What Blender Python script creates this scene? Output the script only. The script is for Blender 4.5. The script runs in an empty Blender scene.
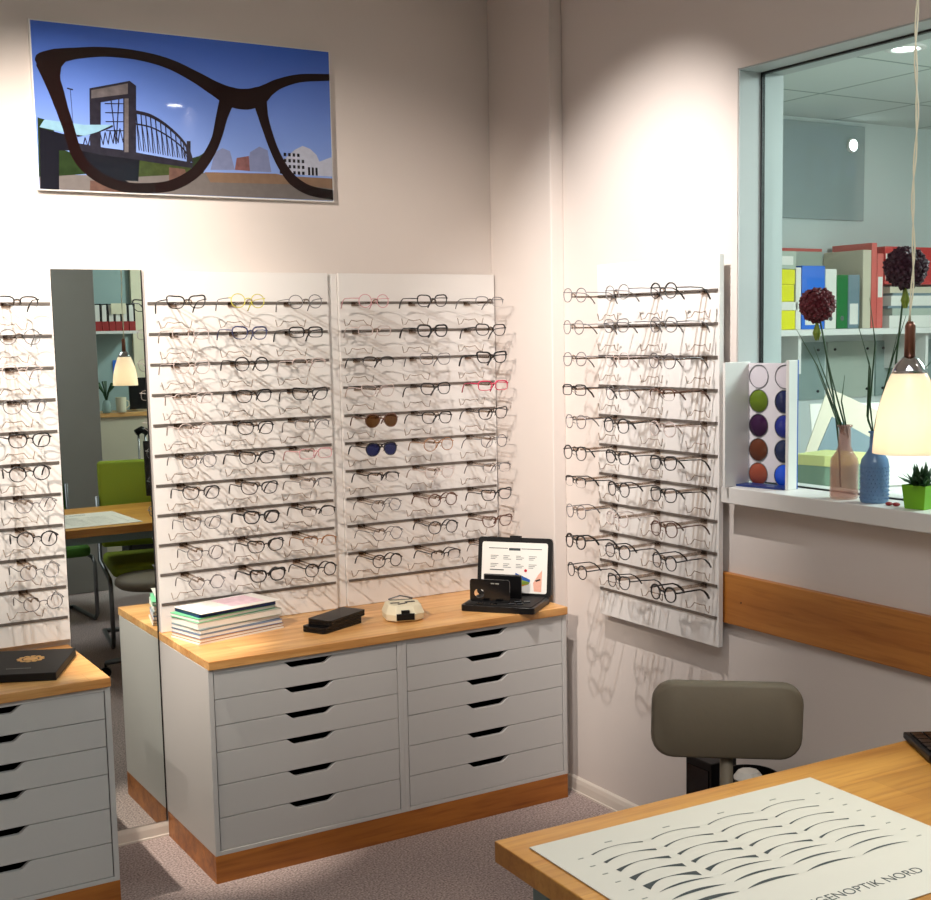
import bpy, math, random
from mathutils import Vector, Matrix
random.seed(4)
PI = math.pi
scn = bpy.context.scene
COL = scn.collection
M = {}

# ------------------------------------------------------------------ materials
def nodes_mat(name):
    m = bpy.data.materials.new(name); m.use_nodes = True
    nt = m.node_tree; nt.nodes.clear()
    out = nt.nodes.new('ShaderNodeOutputMaterial')
    return m, nt, out
def N(nt, t, **kw):
    n = nt.nodes.new(t)
    for k, v in kw.items():
        if k in n.inputs: n.inputs[k].default_value = v
        else: setattr(n, k, v)
    return n
def rgb(c): return tuple((x/12.92 if x <= .04045 else ((x+.055)/1.055)**2.4) for x in c[:3]) + (1,)
def C8(r, g, b): return rgb((r/255, g/255, b/255))
def paint(name, col, rough=.5, metal=0., var=.04, scale=8, bump=0., spec=.5, coat=0.):
    m, nt, out = nodes_mat(name)
    p = N(nt, 'ShaderNodeBsdfPrincipled', Roughness=rough, Metallic=metal)
    p.inputs['Specular IOR Level'].default_value = spec
    p.inputs['Coat Weight'].default_value = coat
    tc = N(nt, 'ShaderNodeTexCoord'); no = N(nt, 'ShaderNodeTexNoise', Scale=scale)
    nt.links.new(tc.outputs['Object'], no.inputs['Vector'])
    mx = N(nt, 'ShaderNodeMix', data_type='RGBA')
    a = [max(0, c*(1-var)) for c in col[:3]]+[1]; b = [min(1, c*(1+var)) for c in col[:3]]+[1]
    mx.inputs[6].default_value = a; mx.inputs[7].default_value = b
    nt.links.new(no.outputs['Fac'], mx.inputs[0]); nt.links.new(mx.outputs[2], p.inputs['Base Color'])
    if bump:
        n2 = N(nt, 'ShaderNodeTexNoise', Scale=scale*12); nt.links.new(tc.outputs['Object'], n2.inputs['Vector'])
        bp = N(nt, 'ShaderNodeBump', Strength=bump, Distance=.003)
        nt.links.new(n2.outputs['Fac'], bp.inputs['Height']); nt.links.new(bp.outputs['Normal'], p.inputs['Normal'])
    nt.links.new(p.outputs[0], out.inputs[0]); M[name] = m; return m
def wood(name, dark, light, axis='X', plank=.0, rough=.35, scale=1., streak=.35):
    m, nt, out = nodes_mat(name)
    p = N(nt, 'ShaderNodeBsdfPrincipled', Roughness=rough)
    tc = N(nt, 'ShaderNodeTexCoord'); mp = N(nt, 'ShaderNodeMapping')
    s = {'X': (1.6, 22, 22), 'Y': (22, 1.6, 22), 'Z': (22, 22, 1.6)}[axis]
    mp.inputs['Scale'].default_value = [v*scale for v in s]
    nt.links.new(tc.outputs['Object'], mp.inputs['Vector'])
    n1 = N(nt, 'ShaderNodeTexNoise', Scale=1.0, Detail=5., Roughness=.6); n1.inputs['Distortion'].default_value = .6
    nt.links.new(mp.outputs[0], n1.inputs['Vector'])
    cr = N(nt, 'ShaderNodeValToRGB'); cr.color_ramp.elements[0].position = .32; cr.color_ramp.elements[1].position = .68
    cr.color_ramp.elements[0].color = dark; cr.color_ramp.elements[1].color = light
    nt.links.new(n1.outputs['Fac'], cr.inputs[0])
    col = cr.outputs[0]
    # fine pores
    mp2 = N(nt, 'ShaderNodeMapping'); mp2.inputs['Scale'].default_value = [v*scale*5 for v in s]
    nt.links.new(tc.outputs['Object'], mp2.inputs['Vector'])
    n2 = N(nt, 'ShaderNodeTexNoise', Scale=1.0, Detail=2.); nt.links.new(mp2.outputs[0], n2.inputs['Vector'])
    cr2 = N(nt, 'ShaderNodeValToRGB'); cr2.color_ramp.elements[0].position = .3; cr2.color_ramp.elements[1].position = .5
    k = 1-streak; cr2.color_ramp.elements[0].color = (k, k*.92, k*.85, 1); cr2.color_ramp.elements[1].color = (1, 1, 1, 1)
    nt.links.new(n2.outputs['Fac'], cr2.inputs[0])
    mx = N(nt, 'ShaderNodeMix', data_type='RGBA', blend_type='MULTIPLY'); mx.inputs[0].default_value = 1
    nt.links.new(col, mx.inputs[6]); nt.links.new(cr2.outputs[0], mx.inputs[7]); col = mx.outputs[2]
    if plank:
        br = N(nt, 'ShaderNodeTexBrick', Scale=1.0)
        br.inputs['Color1'].default_value = (1, 1, 1, 1); br.inputs['Color2'].default_value = (.8, .78, .74, 1)
        br.inputs['Mortar'].default_value = (.75, .68, .6, 1); br.inputs['Mortar Size'].default_value = .0008
        br.inputs['Brick Width'].default_value = .55; br.inputs['Row Height'].default_value = plank
        nt.links.new(tc.outputs['Object'], br.inputs['Vector'])
        m3 = N(nt, 'ShaderNodeMix', data_type='RGBA', blend_type='MULTIPLY'); m3.inputs[0].default_value = 1
        nt.links.new(col, m3.inputs[6]); nt.links.new(br.outputs['Color'], m3.inputs[7]); col = m3.outputs[2]
    nt.links.new(col, p.inputs['Base Color']); nt.links.new(p.outputs[0], out.inputs[0]); M[name] = m; return m
def clear(name, tint, gloss=.12, rough=.05, fk=1.):
    m, nt, out = nodes_mat(name)
    t = N(nt, 'ShaderNodeBsdfTransparent', Color=tint); g = N(nt, 'ShaderNodeBsdfGlossy', Roughness=rough)
    fr0 = N(nt, 'ShaderNodeLayerWeight', Blend=.5); fr = N(nt, 'ShaderNodeMath', operation='POWER'); fr.inputs[1].default_value = 4.; nt.links.new(fr0.outputs['Facing'], fr.inputs[0])
    mu = N(nt, 'ShaderNodeMath', operation='MULTIPLY_ADD'); mu.inputs[1].default_value = (1-gloss)*fk; mu.inputs[2].default_value = gloss
    nt.links.new(fr.outputs[0], mu.inputs[0])
    mx = N(nt, 'ShaderNodeMixShader'); nt.links.new(mu.outputs[0], mx.inputs[0])
    nt.links.new(t.outputs[0], mx.inputs[1]); nt.links.new(g.outputs[0], mx.inputs[2])
    nt.links.new(mx.outputs[0], out.inputs[0]); M[name] = m; return m
def mixglass(name, tint, base, fac, rough=.15):
    """tinted translucent glass: part transparent, part coloured surface"""
    m, nt, out = nodes_mat(name)
    t = N(nt, 'ShaderNodeBsdfTransparent', Color=tint); p = N(nt, 'ShaderNodeBsdfPrincipled', Roughness=rough); p.inputs['Base Color'].default_value = base
    mx = N(nt, 'ShaderNodeMixShader'); mx.inputs[0].default_value = fac
    nt.links.new(t.outputs[0], mx.inputs[1]); nt.links.new(p.outputs[0], mx.inputs[2])
    nt.links.new(mx.outputs[0], out.inputs[0]); M[name] = m; return m
def emis(name, col, s):
    m, nt, out = nodes_mat(name)
    e = N(nt, 'ShaderNodeEmission', Color=col, Strength=s); nt.links.new(e.outputs[0], out.inputs[0]); M[name] = m; return m

paint('wall', C8(214, 204, 197), .75, var=.015, scale=3, bump=.06)
paint('ceiling', C8(220, 215, 208), .8)
paint('white', C8(222, 220, 216), .35, var=.01)
paint('cabinet_white', C8(192, 189, 186), .42, var=.01)
paint('skirt', C8(218, 208, 196), .4)
paint('panel', C8(228, 224, 220), .16, var=.01, spec=.5)
paint('rail', C8(120, 112, 106), .4, .5)
paint('reveal', C8(178, 184, 184), .5)
paint('gasket', C8(10, 12, 12), .5)
paint('black', C8(11, 10, 11), .35, spec=.3)
paint('black_gloss', C8(8, 8, 10), .15)
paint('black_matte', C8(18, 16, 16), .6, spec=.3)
paint('chrome', C8(205, 205, 208), .12, 1.)
paint('steel', C8(120, 122, 124), .35, .8)
paint('teal_steel', C8(110, 130, 130), .4, .3)
paint('gold', C8(215, 165, 85), .35, .6, var=.25, scale=60)
paint('dark_gap', C8(18, 15, 14), .8)
paint('pillar', C8(158, 158, 152), .6); paint('copper_brown', C8(128, 84, 66), .3, .6)
paint('green_fabric', C8(122, 138, 22), .8, bump=.2)
paint('green_fabric2', C8(60, 108, 28), .8, bump=.2)
paint('stool_pad', C8(108, 98, 82), .65, var=.08, scale=5, bump=.1)
paint('beige', C8(200, 190, 168), .5)
paint('cream', C8(226, 218, 190), .4)
paint('paper', C8(226, 223, 216), .6, var=.01)
paint('mat', C8(206, 201, 190), .55, var=.01)
paint('ink', C8(52, 60, 62), .6)
paint('ink_grey', C8(140, 142, 134), .6)
paint('teal_wall', C8(150, 172, 170), .7)
paint('room_wall', C8(200, 208, 206), .75, var=.02)
paint('room_ceiling', C8(205, 216, 208), .8)
paint('board_grey', C8(156, 166, 166), .35)
paint('red', C8(190, 40, 38), .5)
paint('dark_red', C8(150, 30, 30), .5)
paint('salmon', C8(206, 92, 84), .5)
paint('yellow', C8(226, 220, 20), .5)
paint('blue', C8(40, 110, 215), .45)
paint('green', C8(20, 110, 50), .5)
paint('slate', C8(110, 130, 140), .5)
paint('grey_green', C8(170, 180, 168), .5)
paint('leaf_lime', C8(110, 172, 24), .5)
paint('leaf', C8(34, 70, 34), .5, var=.3, scale=30)
paint('leaf_light', C8(130, 150, 50), .5, var=.2, scale=30)
paint('bloom', C8(92, 14, 28), .6, var=.5, scale=90)
paint('bloom_dark', C8(52, 12, 34), .6, var=.5, scale=90)
paint('mint', C8(110, 190, 140), .5)
paint('navy', C8(30, 50, 110), .4)
paint('bluegrey', C8(120, 135, 165), .4)
paint('brown_paper', C8(170, 130, 95), .6)
paint('pink_print', C8(226, 196, 206), .6, var=.25, scale=40)
paint('box_green', C8(120, 150, 130), .5)
paint('box_lid', C8(205, 210, 140), .5)
paint('blue_edge', C8(40, 90, 180), .35)
paint('lens_tray', C8(205, 200, 205), .4)
wood('worktop', C8(208, 146, 82), C8(244, 196, 130), 'X', .09, .32, 1., .18)
wood('desk_wood', C8(176, 116, 46), C8(214, 158, 78), 'X', .14, .33, .7, .15)
wood('plinth_wood', C8(140, 78, 26), C8(190, 118, 48), 'X', 0, .4, .7, .22)
wood('rail_wood', C8(166, 100, 40), C8(200, 134, 62), 'Y', 0, .4, .6, .22)
wood('desk_edge', C8(150, 92, 38), C8(190, 128, 60), 'X', 0, .4, 1, .2)
# frames
FC = dict(K=('black', C8(16, 14, 15)), B=('thick black', C8(10, 9, 10)), T=('brown', C8(92, 60, 46)), S=('silver', C8(120, 118, 120)),
          C=('pale clear', C8(196, 178, 172)), G=('gold', C8(170, 120, 80)), Y=('yellow and white', C8(196, 190, 60)),
          P=('rose', C8(206, 150, 156)), M=('dark blue', C8(50, 56, 96)), R=('raspberry red', C8(196, 50, 84)))
for k, (n, c) in FC.items(): paint('frame_'+k, c, .3, .6 if k in 'SG' else 0., var=.02)
clear('lens', (.985, .975, .985, 1), .015, .05, .5)
mixglass('lens_brown', (.25, .14, .06, 1), C8(70, 38, 14), .6, .1)
mixglass('lens_navy', (.08, .1, .25, 1), C8(24, 28, 74), .7, .1)
clear('acrylic', (.70, .64, .59, 1), .02, .08, .5)
clear('window_glass', (.90, .96, .945, 1), .012, .0, .35)
mixglass('pink_glass', (.95, .86, .83, 1), C8(206, 166, 154), .32)
mixglass('blue_glass', (.62, .74, .90, 1), C8(126, 160, 196), .6)
mixglass('frost', (.8, .88, .86, 1), C8(180, 200, 196), .55)
emis('bulb', (1, .96, .9, 1), 40)
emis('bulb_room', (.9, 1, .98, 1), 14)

# mirror
m, nt, out = nodes_mat('mirror')
g = N(nt, 'ShaderNodeBsdfGlossy', Color=(.74, .8, .78, 1), Roughness=.0); nt.links.new(g.outputs[0], out.inputs[0]); M['mirror'] = m
# carpet
m, nt, out = nodes_mat('carpet')
p = N(nt, 'ShaderNodeBsdfPrincipled', Roughness=.95); tc = N(nt, 'ShaderNodeTexCoord')
n1 = N(nt, 'ShaderNodeTexNoise', Scale=150., Detail=3.); n2 = N(nt, 'ShaderNodeTexNoise', Scale=4., Detail=3.)
cr = N(nt, 'ShaderNodeValToRGB'); cr.color_ramp.elements[0].position = .33; cr.color_ramp.elements[1].position = .67
cr.color_ramp.elements[0].color = C8(126, 110, 110); cr.color_ramp.elements[1].color = C8(206, 188, 180)
cr2 = N(nt, 'ShaderNodeValToRGB'); cr2.color_ramp.elements[0].color = (.8, .8, .82, 1); cr2.color_ramp.elements[1].color = (1, .98, .96, 1)
for n in (n1, n2): nt.links.new(tc.outputs['Object'], n.inputs['Vector'])
nt.links.new(n1.outputs['Fac'], cr.inputs[0]); nt.links.new(n2.outputs['Fac'], cr2.inputs[0])
mx = N(nt, 'ShaderNodeMix', data_type='RGBA', blend_type='MULTIPLY'); mx.inputs[0].default_value = 1
nt.links.new(cr.outputs[0], mx.inputs[6]); nt.links.new(cr2.outputs[0], mx.inputs[7]); nt.links.new(mx.outputs[2], p.inputs['Base Color'])
bp = N(nt, 'ShaderNodeBump', Strength=.6, Distance=.004); nt.links.new(n1.outputs['Fac'], bp.inputs['Height']); nt.links.new(bp.outputs['Normal'], p.inputs['Normal'])
nt.links.new(p.outputs[0], out.inputs[0]); M['carpet'] = m
# opal lamp glass: lit from the bulb inside
m, nt, out = nodes_mat('opal')
tr = N(nt, 'ShaderNodeBsdfTranslucent', Color=C8(252, 244, 230)); df = N(nt, 'ShaderNodeBsdfPrincipled', Roughness=.15); df.inputs['Base Color'].default_value = C8(240, 226, 206)
mx = N(nt, 'ShaderNodeMixShader'); mx.inputs[0].default_value = .5
nt.links.new(tr.outputs[0], mx.inputs[1]); nt.links.new(df.outputs[0], mx.inputs[2]); nt.links.new(mx.outputs[0], out.inputs[0]); M['opal'] = m
# room ceiling with tile grid
m, nt, out = nodes_mat('ceiling_grid')
p = N(nt, 'ShaderNodeBsdfPrincipled', Roughness=.8); tc = N(nt, 'ShaderNodeTexCoord')
br = N(nt, 'ShaderNodeTexBrick', Scale=1.0); br.offset = 0
br.inputs['Color1'].default_value = C8(208, 216, 212); br.inputs['Color2'].default_value = C8(212, 220, 216); br.inputs['Mortar'].default_value = C8(150, 165, 158)
br.inputs['Mortar Size'].default_value = .008; br.inputs['Brick Width'].default_value = .62; br.inputs['Row Height'].default_value = .62
nt.links.new(tc.outputs['Object'], br.inputs['Vector']); nt.links.new(br.outputs[0], p.inputs['Base Color']); nt.links.new(p.outputs[0], out.inputs[0]); M['ceiling_grid'] = m
# printed pictures
def flat(name, c, coat=.0, rough=.3): return paint(name, c, rough, var=.05, scale=12, coat=coat)
m, nt, out = nodes_mat('print_sky')
p = N(nt, 'ShaderNodeBsdfPrincipled', Roughness=.025); tc = N(nt, 'ShaderNodeTexCoord'); sx = N(nt, 'ShaderNodeSeparateXYZ')
nt.links.new(tc.outputs['Object'], sx.inputs[0])
mr = N(nt, 'ShaderNodeMapRange'); mr.inputs['From Min'].default_value = .1; mr.inputs['From Max'].default_value = .5
cr = N(nt, 'ShaderNodeValToRGB'); cr.color_ramp.elements[0].color = C8(124, 150, 208); cr.color_ramp.elements[1].color = C8(60, 100, 196)
nt.links.new(sx.outputs['Z'], mr.inputs['Value']); nt.links.new(mr.outputs[0], cr.inputs[0]); nt.links.new(cr.outputs[0], p.inputs['Base Color'])
nt.links.new(p.outputs[0], out.inputs[0]); M['print_sky'] = m
for n, c in dict(print_rim=C8(26, 12, 12), print_steel=C8(36, 34, 44), print_grey=C8(96, 90, 92), print_tree=C8(34, 48, 26), print_dark=C8(22, 22, 30), print_teal=C8(126, 164, 184),
                 print_river=C8(104, 98, 96), print_sand=C8(122, 98, 80), print_blur=C8(116, 124, 158), print_brick=C8(120, 82, 82), print_house=C8(170, 174, 190), print_rust=C8(92, 68, 60),
                 print_grass=C8(54, 64, 34), kit_blue=C8(50, 90, 160), kit_green=C8(140, 160, 70), kit_orange=C8(214, 140, 60), kit_skin=C8(224, 170, 150), kit_red=C8(190, 30, 50)).items():
    paint(n, c, .05, var=.5 if n in ('print_tree', 'print_grass', 'print_rust', 'print_steel', 'print_grey', 'print_brick') else .15, scale=45)

# ------------------------------------------------------------------ geometry helpers
class MB:
    def __init__(s): s.v = []; s.f = []
    def add(s, vs, fs):
        b = len(s.v); s.v += [tuple(v) for v in vs]; s.f += [tuple(i+b for i in f) for f in fs]; return s
    def box(s, x0, x1, y0, y1, z0, z1, rz=0, piv=None):
        vs = [(x, y, z) for z in (z0, z1) for y in (y0, y1) for x in (x0, x1)]
        if rz:
            cx, cy = piv or ((x0+x1)/2, (y0+y1)/2); c, n = math.cos(rz), math.sin(rz)
            vs = [(cx+(x-cx)*c-(y-cy)*n, cy+(x-cx)*n+(y-cy)*c, z) for x, y, z in vs]
        return s.add(vs, [(0, 2, 3, 1), (4, 5, 7, 6), (0, 1, 5, 4), (1, 3, 7, 5), (3, 2, 6, 7), (2, 0, 4, 6)])
    def tube(s, path, r, n=8, closed=False, caps=True, rr=None):
        P = [Vector(p) for p in path]; k = len(P); rings = []
        up = Vector((0, 0, 1)); prev = None
        for i in range(k):
            if closed: t = P[(i+1) % k]-P[i-1]
            else: t = P[min(i+1, k-1)]-P[max(i-1, 0)]
            if t.length < 1e-9: t = Vector((0, 0, 1))
            t.normalize()
            if prev is None:
                a = t.cross(up)
                if a.length < .1: a = t.cross(Vector((1, 0, 0)))
            else: a = prev - t*prev.dot(t)
            if a.length < 1e-6: a = t.orthogonal()
            a.normalize(); prev = a; b = t.cross(a)
            q = rr[i] if rr else r
            rings.append([P[i]+a*math.cos(2*PI*j/n)*q+b*math.sin(2*PI*j/n)*q for j in range(n)])
        base = [v for rg in rings for v in rg]; fs = []
        for i in range(k if closed else k-1):
            i2 = (i+1) % k
            for j in range(n): fs.append((i*n+j, i*n+(j+1) % n, i2*n+(j+1) % n, i2*n+j))
        if caps and not closed: fs += [tuple(reversed(range(n))), tuple((k-1)*n+j for j in range(n))]
        return s.add(base, fs)
    def lathe(s, prof, n=24, c=(0, 0, 0), capb=True, capt=True):
        vs = [(c[0]+r*math.cos(2*PI*j/n), c[1]+r*math.sin(2*PI*j/n), c[2]+z) for r, z in prof for j in range(n)]
        k = len(prof); fs = [(i*n+j, i*n+(j+1) % n, (i+1)*n+(j+1) % n, (i+1)*n+j) for i in range(k-1) for j in range(n)]
        if capb: fs.append(tuple(reversed(range(n))))
        if capt: fs.append(tuple((k-1)*n+j for j in range(n)))
        return s.add(vs, fs)
    def prism(s, poly, axis, d0, d1):
        """poly in the plane normal to axis; ngon caps are triangulated in build"""
        def mk(a, b, d): return {'x': (d, a, b), 'y': (a, d, b), 'z': (a, b, d)}[axis]
        n = len(poly); vs = [mk(a, b, d0) for a, b in poly]+[mk(a, b, d1) for a, b in poly]
        return s.add(vs, [tuple(range(n)), tuple(reversed(range(n, 2*n)))]+[(i, i+n, (i+1) % n+n, (i+1) % n) for i in range(n)])
    def build(s, name, mat, parent=None, smooth=False, bevel=0., loc=None, seg=2, fixn=True):
        me = bpy.data.meshes.new(name); me.from_pydata(s.v, [], s.f)
        import bmesh
        bm = bmesh.new(); bm.from_mesh(me)
        if fixn: bmesh.ops.recalc_face_normals(bm, faces=bm.faces)
        ng = [f for f in bm.faces if len(f.verts) > 4]
        if ng: bmesh.ops.triangulate(bm, faces=ng)
        bm.to_mesh(me); bm.free()
        me.materials.append(M[mat])
        o = bpy.data.objects.new(name, me); COL.objects.link(o)
        if smooth:
            for pl in me.polygons: pl.use_smooth = True
        if bevel:
            b = o.modifiers.new('bevel', 'BEVEL'); b.width = bevel; b.segments = seg; b.limit_method = 'ANGLE'; b.angle_limit = .6
        if parent: o.parent = parent
        if loc: o.location = loc
        return o
def tag(o, label, cat, group=None, kind=None):
    o['label'] = label; o['category'] = cat
    if group: o['group'] = group
    if kind: o['kind'] = kind
    return o
def thing(name, label, cat, loc=(0, 0, 0), rz=0., group=None):
    o = bpy.data.objects.new(name, None); COL.objects.link(o); o.empty_display_size = .05
    o.location = loc; o.rotation_euler = (0, 0, rz); return tag(o, label, cat, group)
def struct(name, mb, mat, bevel=0., parent=None):
    o = mb.build(name, mat, parent, bevel=bevel)
    if not parent: o['kind'] = 'structure'
    return o
def rrect(w, h, r, n=6, cx=0., cz=0.):
    pts = []
    for sx, sz, a0 in ((1, 1, 0), (-1, 1, PI/2), (-1, -1, PI), (1, -1, 1.5*PI)):
        for i in range(n+1):
            a = a0+PI/2*i/n; pts.append((cx+sx*(w/2-r)+r*math.cos(a), cz+sz*(h/2-r)+r*math.sin(a)))
    return pts
def circ(r, n=24, cx=0., cz=0.): return [(cx+r*math.cos(2*PI*i/n), cz+r*math.sin(2*PI*i/n)) for i in range(n)]

# ------------------------------------------------------------------ calibrated sizes (metres)
XR, CE = 1.407, 3.1
D, HP, HC, TH = .501, .089, .595, .028
ZC = HP+HC; ZW = ZC+TH
Z1, DZ = 1.8101, .1002
WY, WZ, SZ = -1.301, 2.4526, 1.222       # window: far edge, head, sill top
WX = 1.501                                # plane of the glass
# ------------------------------------------------------------------ room shell
struct('floor', MB().box(-2.8, 6.2, -6.5, .7, -.1, 0), 'carpet')
struct('ceiling', MB().box(-2.8, XR+.18, -6.5, .1, CE, CE+.1).box(XR+.18, 3.6, -6.5, -4.3, CE, CE+.1), 'ceiling')
struct('wall_back', MB().box(-2.8, XR+.18, 0, .12, 0, CE), 'wall')
struct('wall_left', MB().box(-2.8, -2.7, -6.5, 0, 0, CE), 'wall')
struct('wall_front', MB().box(-2.7, 3.6, -6.5, -6.4, 0, CE), 'teal_wall')
w = MB()
w.box(XR, XR+.18, WY, 0, 0, CE); w.box(XR, XR+.18, -3.4, WY, 0, SZ-.05); w.box(XR, XR+.18, -3.4, WY, WZ, CE); w.box(XR, XR+.18, -4.2, -3.4, 0, CE); w.box(XR, 3.6, -4.3, -4.2, 0, CE); w.box(3.5, 3.6, -6.4, -4.3, 0, CE)
struct('wall_right', w, 'wall')
struct('trim_1', MB().box(1.352, XR, -.405, 0, 0, CE), 'wall', .004)          # pilaster in the corner
w = MB(); w.box(XR+.004, XR+.18, WY-.004, WY, SZ, WZ); w.box(XR+.004, XR+.18, -3.4, WY-.004, WZ-.004, WZ)
struct('trim_2', w, 'reveal')                                                   # lining of the window opening
# window with black gasket and tinted pane
w = MB(); g = .006
w.box(WX-.006, WX+.006, WY-.004-g, WY-.004, SZ, WZ-.004); w.box(WX-.006, WX+.006, -3.4, WY-.004, WZ-.004-g, WZ-.004)
w.box(WX-.006, WX+.006, -3.4, -3.394, SZ, WZ-.004); w.box(WX-.006, WX+.006, -3.4, WY-.004, SZ, SZ+.004)
win = struct('window_1', w, 'gasket')
MB().box(WX-.003, WX+.003, -3.394, WY-.004-g, SZ+.004, WZ-.004-g).build('pane', 'window_glass', win)
struct('trim_3', MB().box(1.345, XR+.18, -3.4, WY-.001, SZ-.05, SZ), 'white', .003)   # window sill
# skirting with rounded top
def skirt(name, p0, p1, nrm):
    prof = [(0, 0), (.016, 0), (.016, .006), (.013, .008), (.012, .035), (.009, .050), (.004, .056), (0, .056)]
    a, b = Vector(p0), Vector(p1); n = Vector(nrm); vs = []
    for q in (a, b): vs += [(q.x+n.x*d, q.y+n.y*d, z) for d, z in prof]
    k = len(prof); m_ = MB().add(vs, [tuple(range(k)), tuple(reversed(range(k, 2*k)))]+[(i, i+k, (i+1) % k+k, (i+1) % k) for i in range(k)])
    struct(name, m_, 'skirt')
skirt('baseboard_back', (-2.7, 0, 0), (1.352, 0, 0), (0, -1, 0))
skirt('baseboard_right', (XR, -.405, 0), (XR, -4.2, 0), (-1, 0, 0))
skirt('baseboard_pilaster', (1.352, -.0, 0), (1.352, -.42, 0), (-1, 0, 0))
# back office beyond the window
OY = .5
struct('ceiling_office', MB().box(XR+.18, 6.2, -4.2, OY+.1, 2.73, 2.8), 'ceiling_grid')
struct('wall_office_back', MB().box(XR+.1, 6.2, OY, OY+.1, 0, 2.73), 'room_wall')
struct('wall_office_left', MB().box(XR+.08, XR+.18, .12, OY, 0, 2.73), 'room_wall')
struct('wall_office_right', MB().box(6.1, 6.2, -4.2, OY, 0, 2.73), 'room_wall')
struct('wall_office_front', MB().box(XR+.18, 6.1, -4.2, -4.1, 0, 2.73), 'room_wall')
# dark column and far end of the shop, seen in the mirror
struct('wall_column', MB().box(.40, 1.035, -4.95, -4.5, 0, CE), 'pillar', .004)
d = struct('door_1', MB().box(1.83, 2.5, -6.40, -6.36, 0, 2.3), 'cream')
# wooden buffer rail along the right wall
r = thing('buffer_rail', 'broad orange-brown wooden board fixed along the right wall below the window', 'wall rail', (XR, -1.25, .791))
MB().box(-.022, 0, -3.2, 0, 0, .157).build('board', 'rail_wood', r, bevel=.002)
k = MB(); k.tube([(-.0235, -.10, .075), (-.021, -.10, .075)], .0022, 8); k.build('screw', 'black', r)

# ------------------------------------------------------------------ drawer cabinets
W = .67
def notch_front(w, h, t, nw=.088, nf=.052, nd=.021):
    """front with a finger scoop cut out of its top edge"""
    top = [(-w/2, h), (-nw, h)]
    for i in range(1, 6):
        s = i/6; e = s*s*(3-2*s); top.append((-nw+(nw-nf)*s, h-nd*e))
    top += [(-nf, h-nd), (nf, h-nd)]
    for i in range(1, 6):
        s = i/6; e = s*s*(3-2*s); top.append((nf+(nw-nf)*s, h-nd*(1-e)))
    top += [(nw, h), (w/2, h), (w/2, 0), (-w/2, 0)]
    return MB().prism(top, 'y', 0, t)
def drawer_unit(x0, label):
    t = thing('drawer_cabinet', label, 'drawer cabinet', (x0+W/2, -D+.011, HP), group='white six-drawer cabinets')
    s = .0165; dp = D-.026
    b = MB(); b.box(-W/2, -W/2+s, 0, dp, 0, HC); b.box(W/2-s, W/2, 0, dp, 0, HC); b.box(-W/2+s, W/2-s, 0, dp, HC-.014, HC)
    b.box(-W/2+s, W/2-s, 0, dp, 0, .014); b.box(-W/2+s, W/2-s, dp-.01, dp, .014, HC-.014)
    b.build('body', 'cabinet_white', t, bevel=.0012)
    a = .0838; hb = .1052; z = .0155
    for h in (hb, hb, hb, a, a, a):
        o = notch_front(W-2*s-.005, h-.0022, .016).build('drawer', 'cabinet_white', t, bevel=.0015, loc=(0, .002, z))
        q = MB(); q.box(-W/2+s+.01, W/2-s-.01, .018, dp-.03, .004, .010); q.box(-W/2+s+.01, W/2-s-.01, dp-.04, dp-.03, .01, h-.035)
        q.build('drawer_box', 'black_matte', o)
        z += h
    return t
drawer_unit(0, 'white drawer cabinet with six drawers, its bare left side facing the mirror')
drawer_unit(W, 'white drawer cabinet with six drawers, standing nearest the right wall')
XL = -.2975
drawer_unit(XL-W, 'white drawer cabinet cut by the left edge, standing left of the mirror')
def plinth(x0, x1, label):
    t = thing('cabinet_plinth', label, 'plinth', ((x0+x1)/2, -D+.011, 0), group='wooden cabinet plinths')
    h = (x1-x0)/2; MB().box(-h, h, 0, .02, 0, HP).build('front_board', 'plinth_wood', t, bevel=.001)
    for sx in (-h, h-.02): MB().box(sx, sx+.02, .02, D-.03, 0, HP).build('side_board', 'plinth_wood', t)
plinth(0, 2*W, 'orange-brown wooden plinth under the two joined drawer cabinets')
plinth(XL-W, XL, 'orange-brown wooden plinth under the left drawer cabinet')
def worktop(x0, x1, label):
    o = MB().box(-(x1-x0)/2, (x1-x0)/2, 0, D-.001, 0, TH).build('worktop', 'worktop', None, bevel=.002, loc=((x0+x1)/2, -D, ZC))
    tag(o, label, 'worktop', 'oak worktops')
worktop(0, 2*W, 'pale butcher-block worktop across the two joined drawer cabinets')
worktop(XL-W, XL, 'pale butcher-block worktop with the black folder on it')

# ------------------------------------------------------------------ mirror
t = thing('wall_mirror', 'tall frameless mirror on the back wall between the two cabinets', 'mirror', (-.146, 0, .0536))
MB().box(-.142, .142, -.0098, -.0092, 0, 1.865).build('mirror_glass', 'mirror', t)
MB().box(-.1415, .1415, -.0092, 0, .0005, 1.8645).build('backing_board', 'black_matte', t)
MB().box(.1421, .1458, -.0105, 0, .0, 1.865).build('edge_strip', 'black_matte', t)

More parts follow.
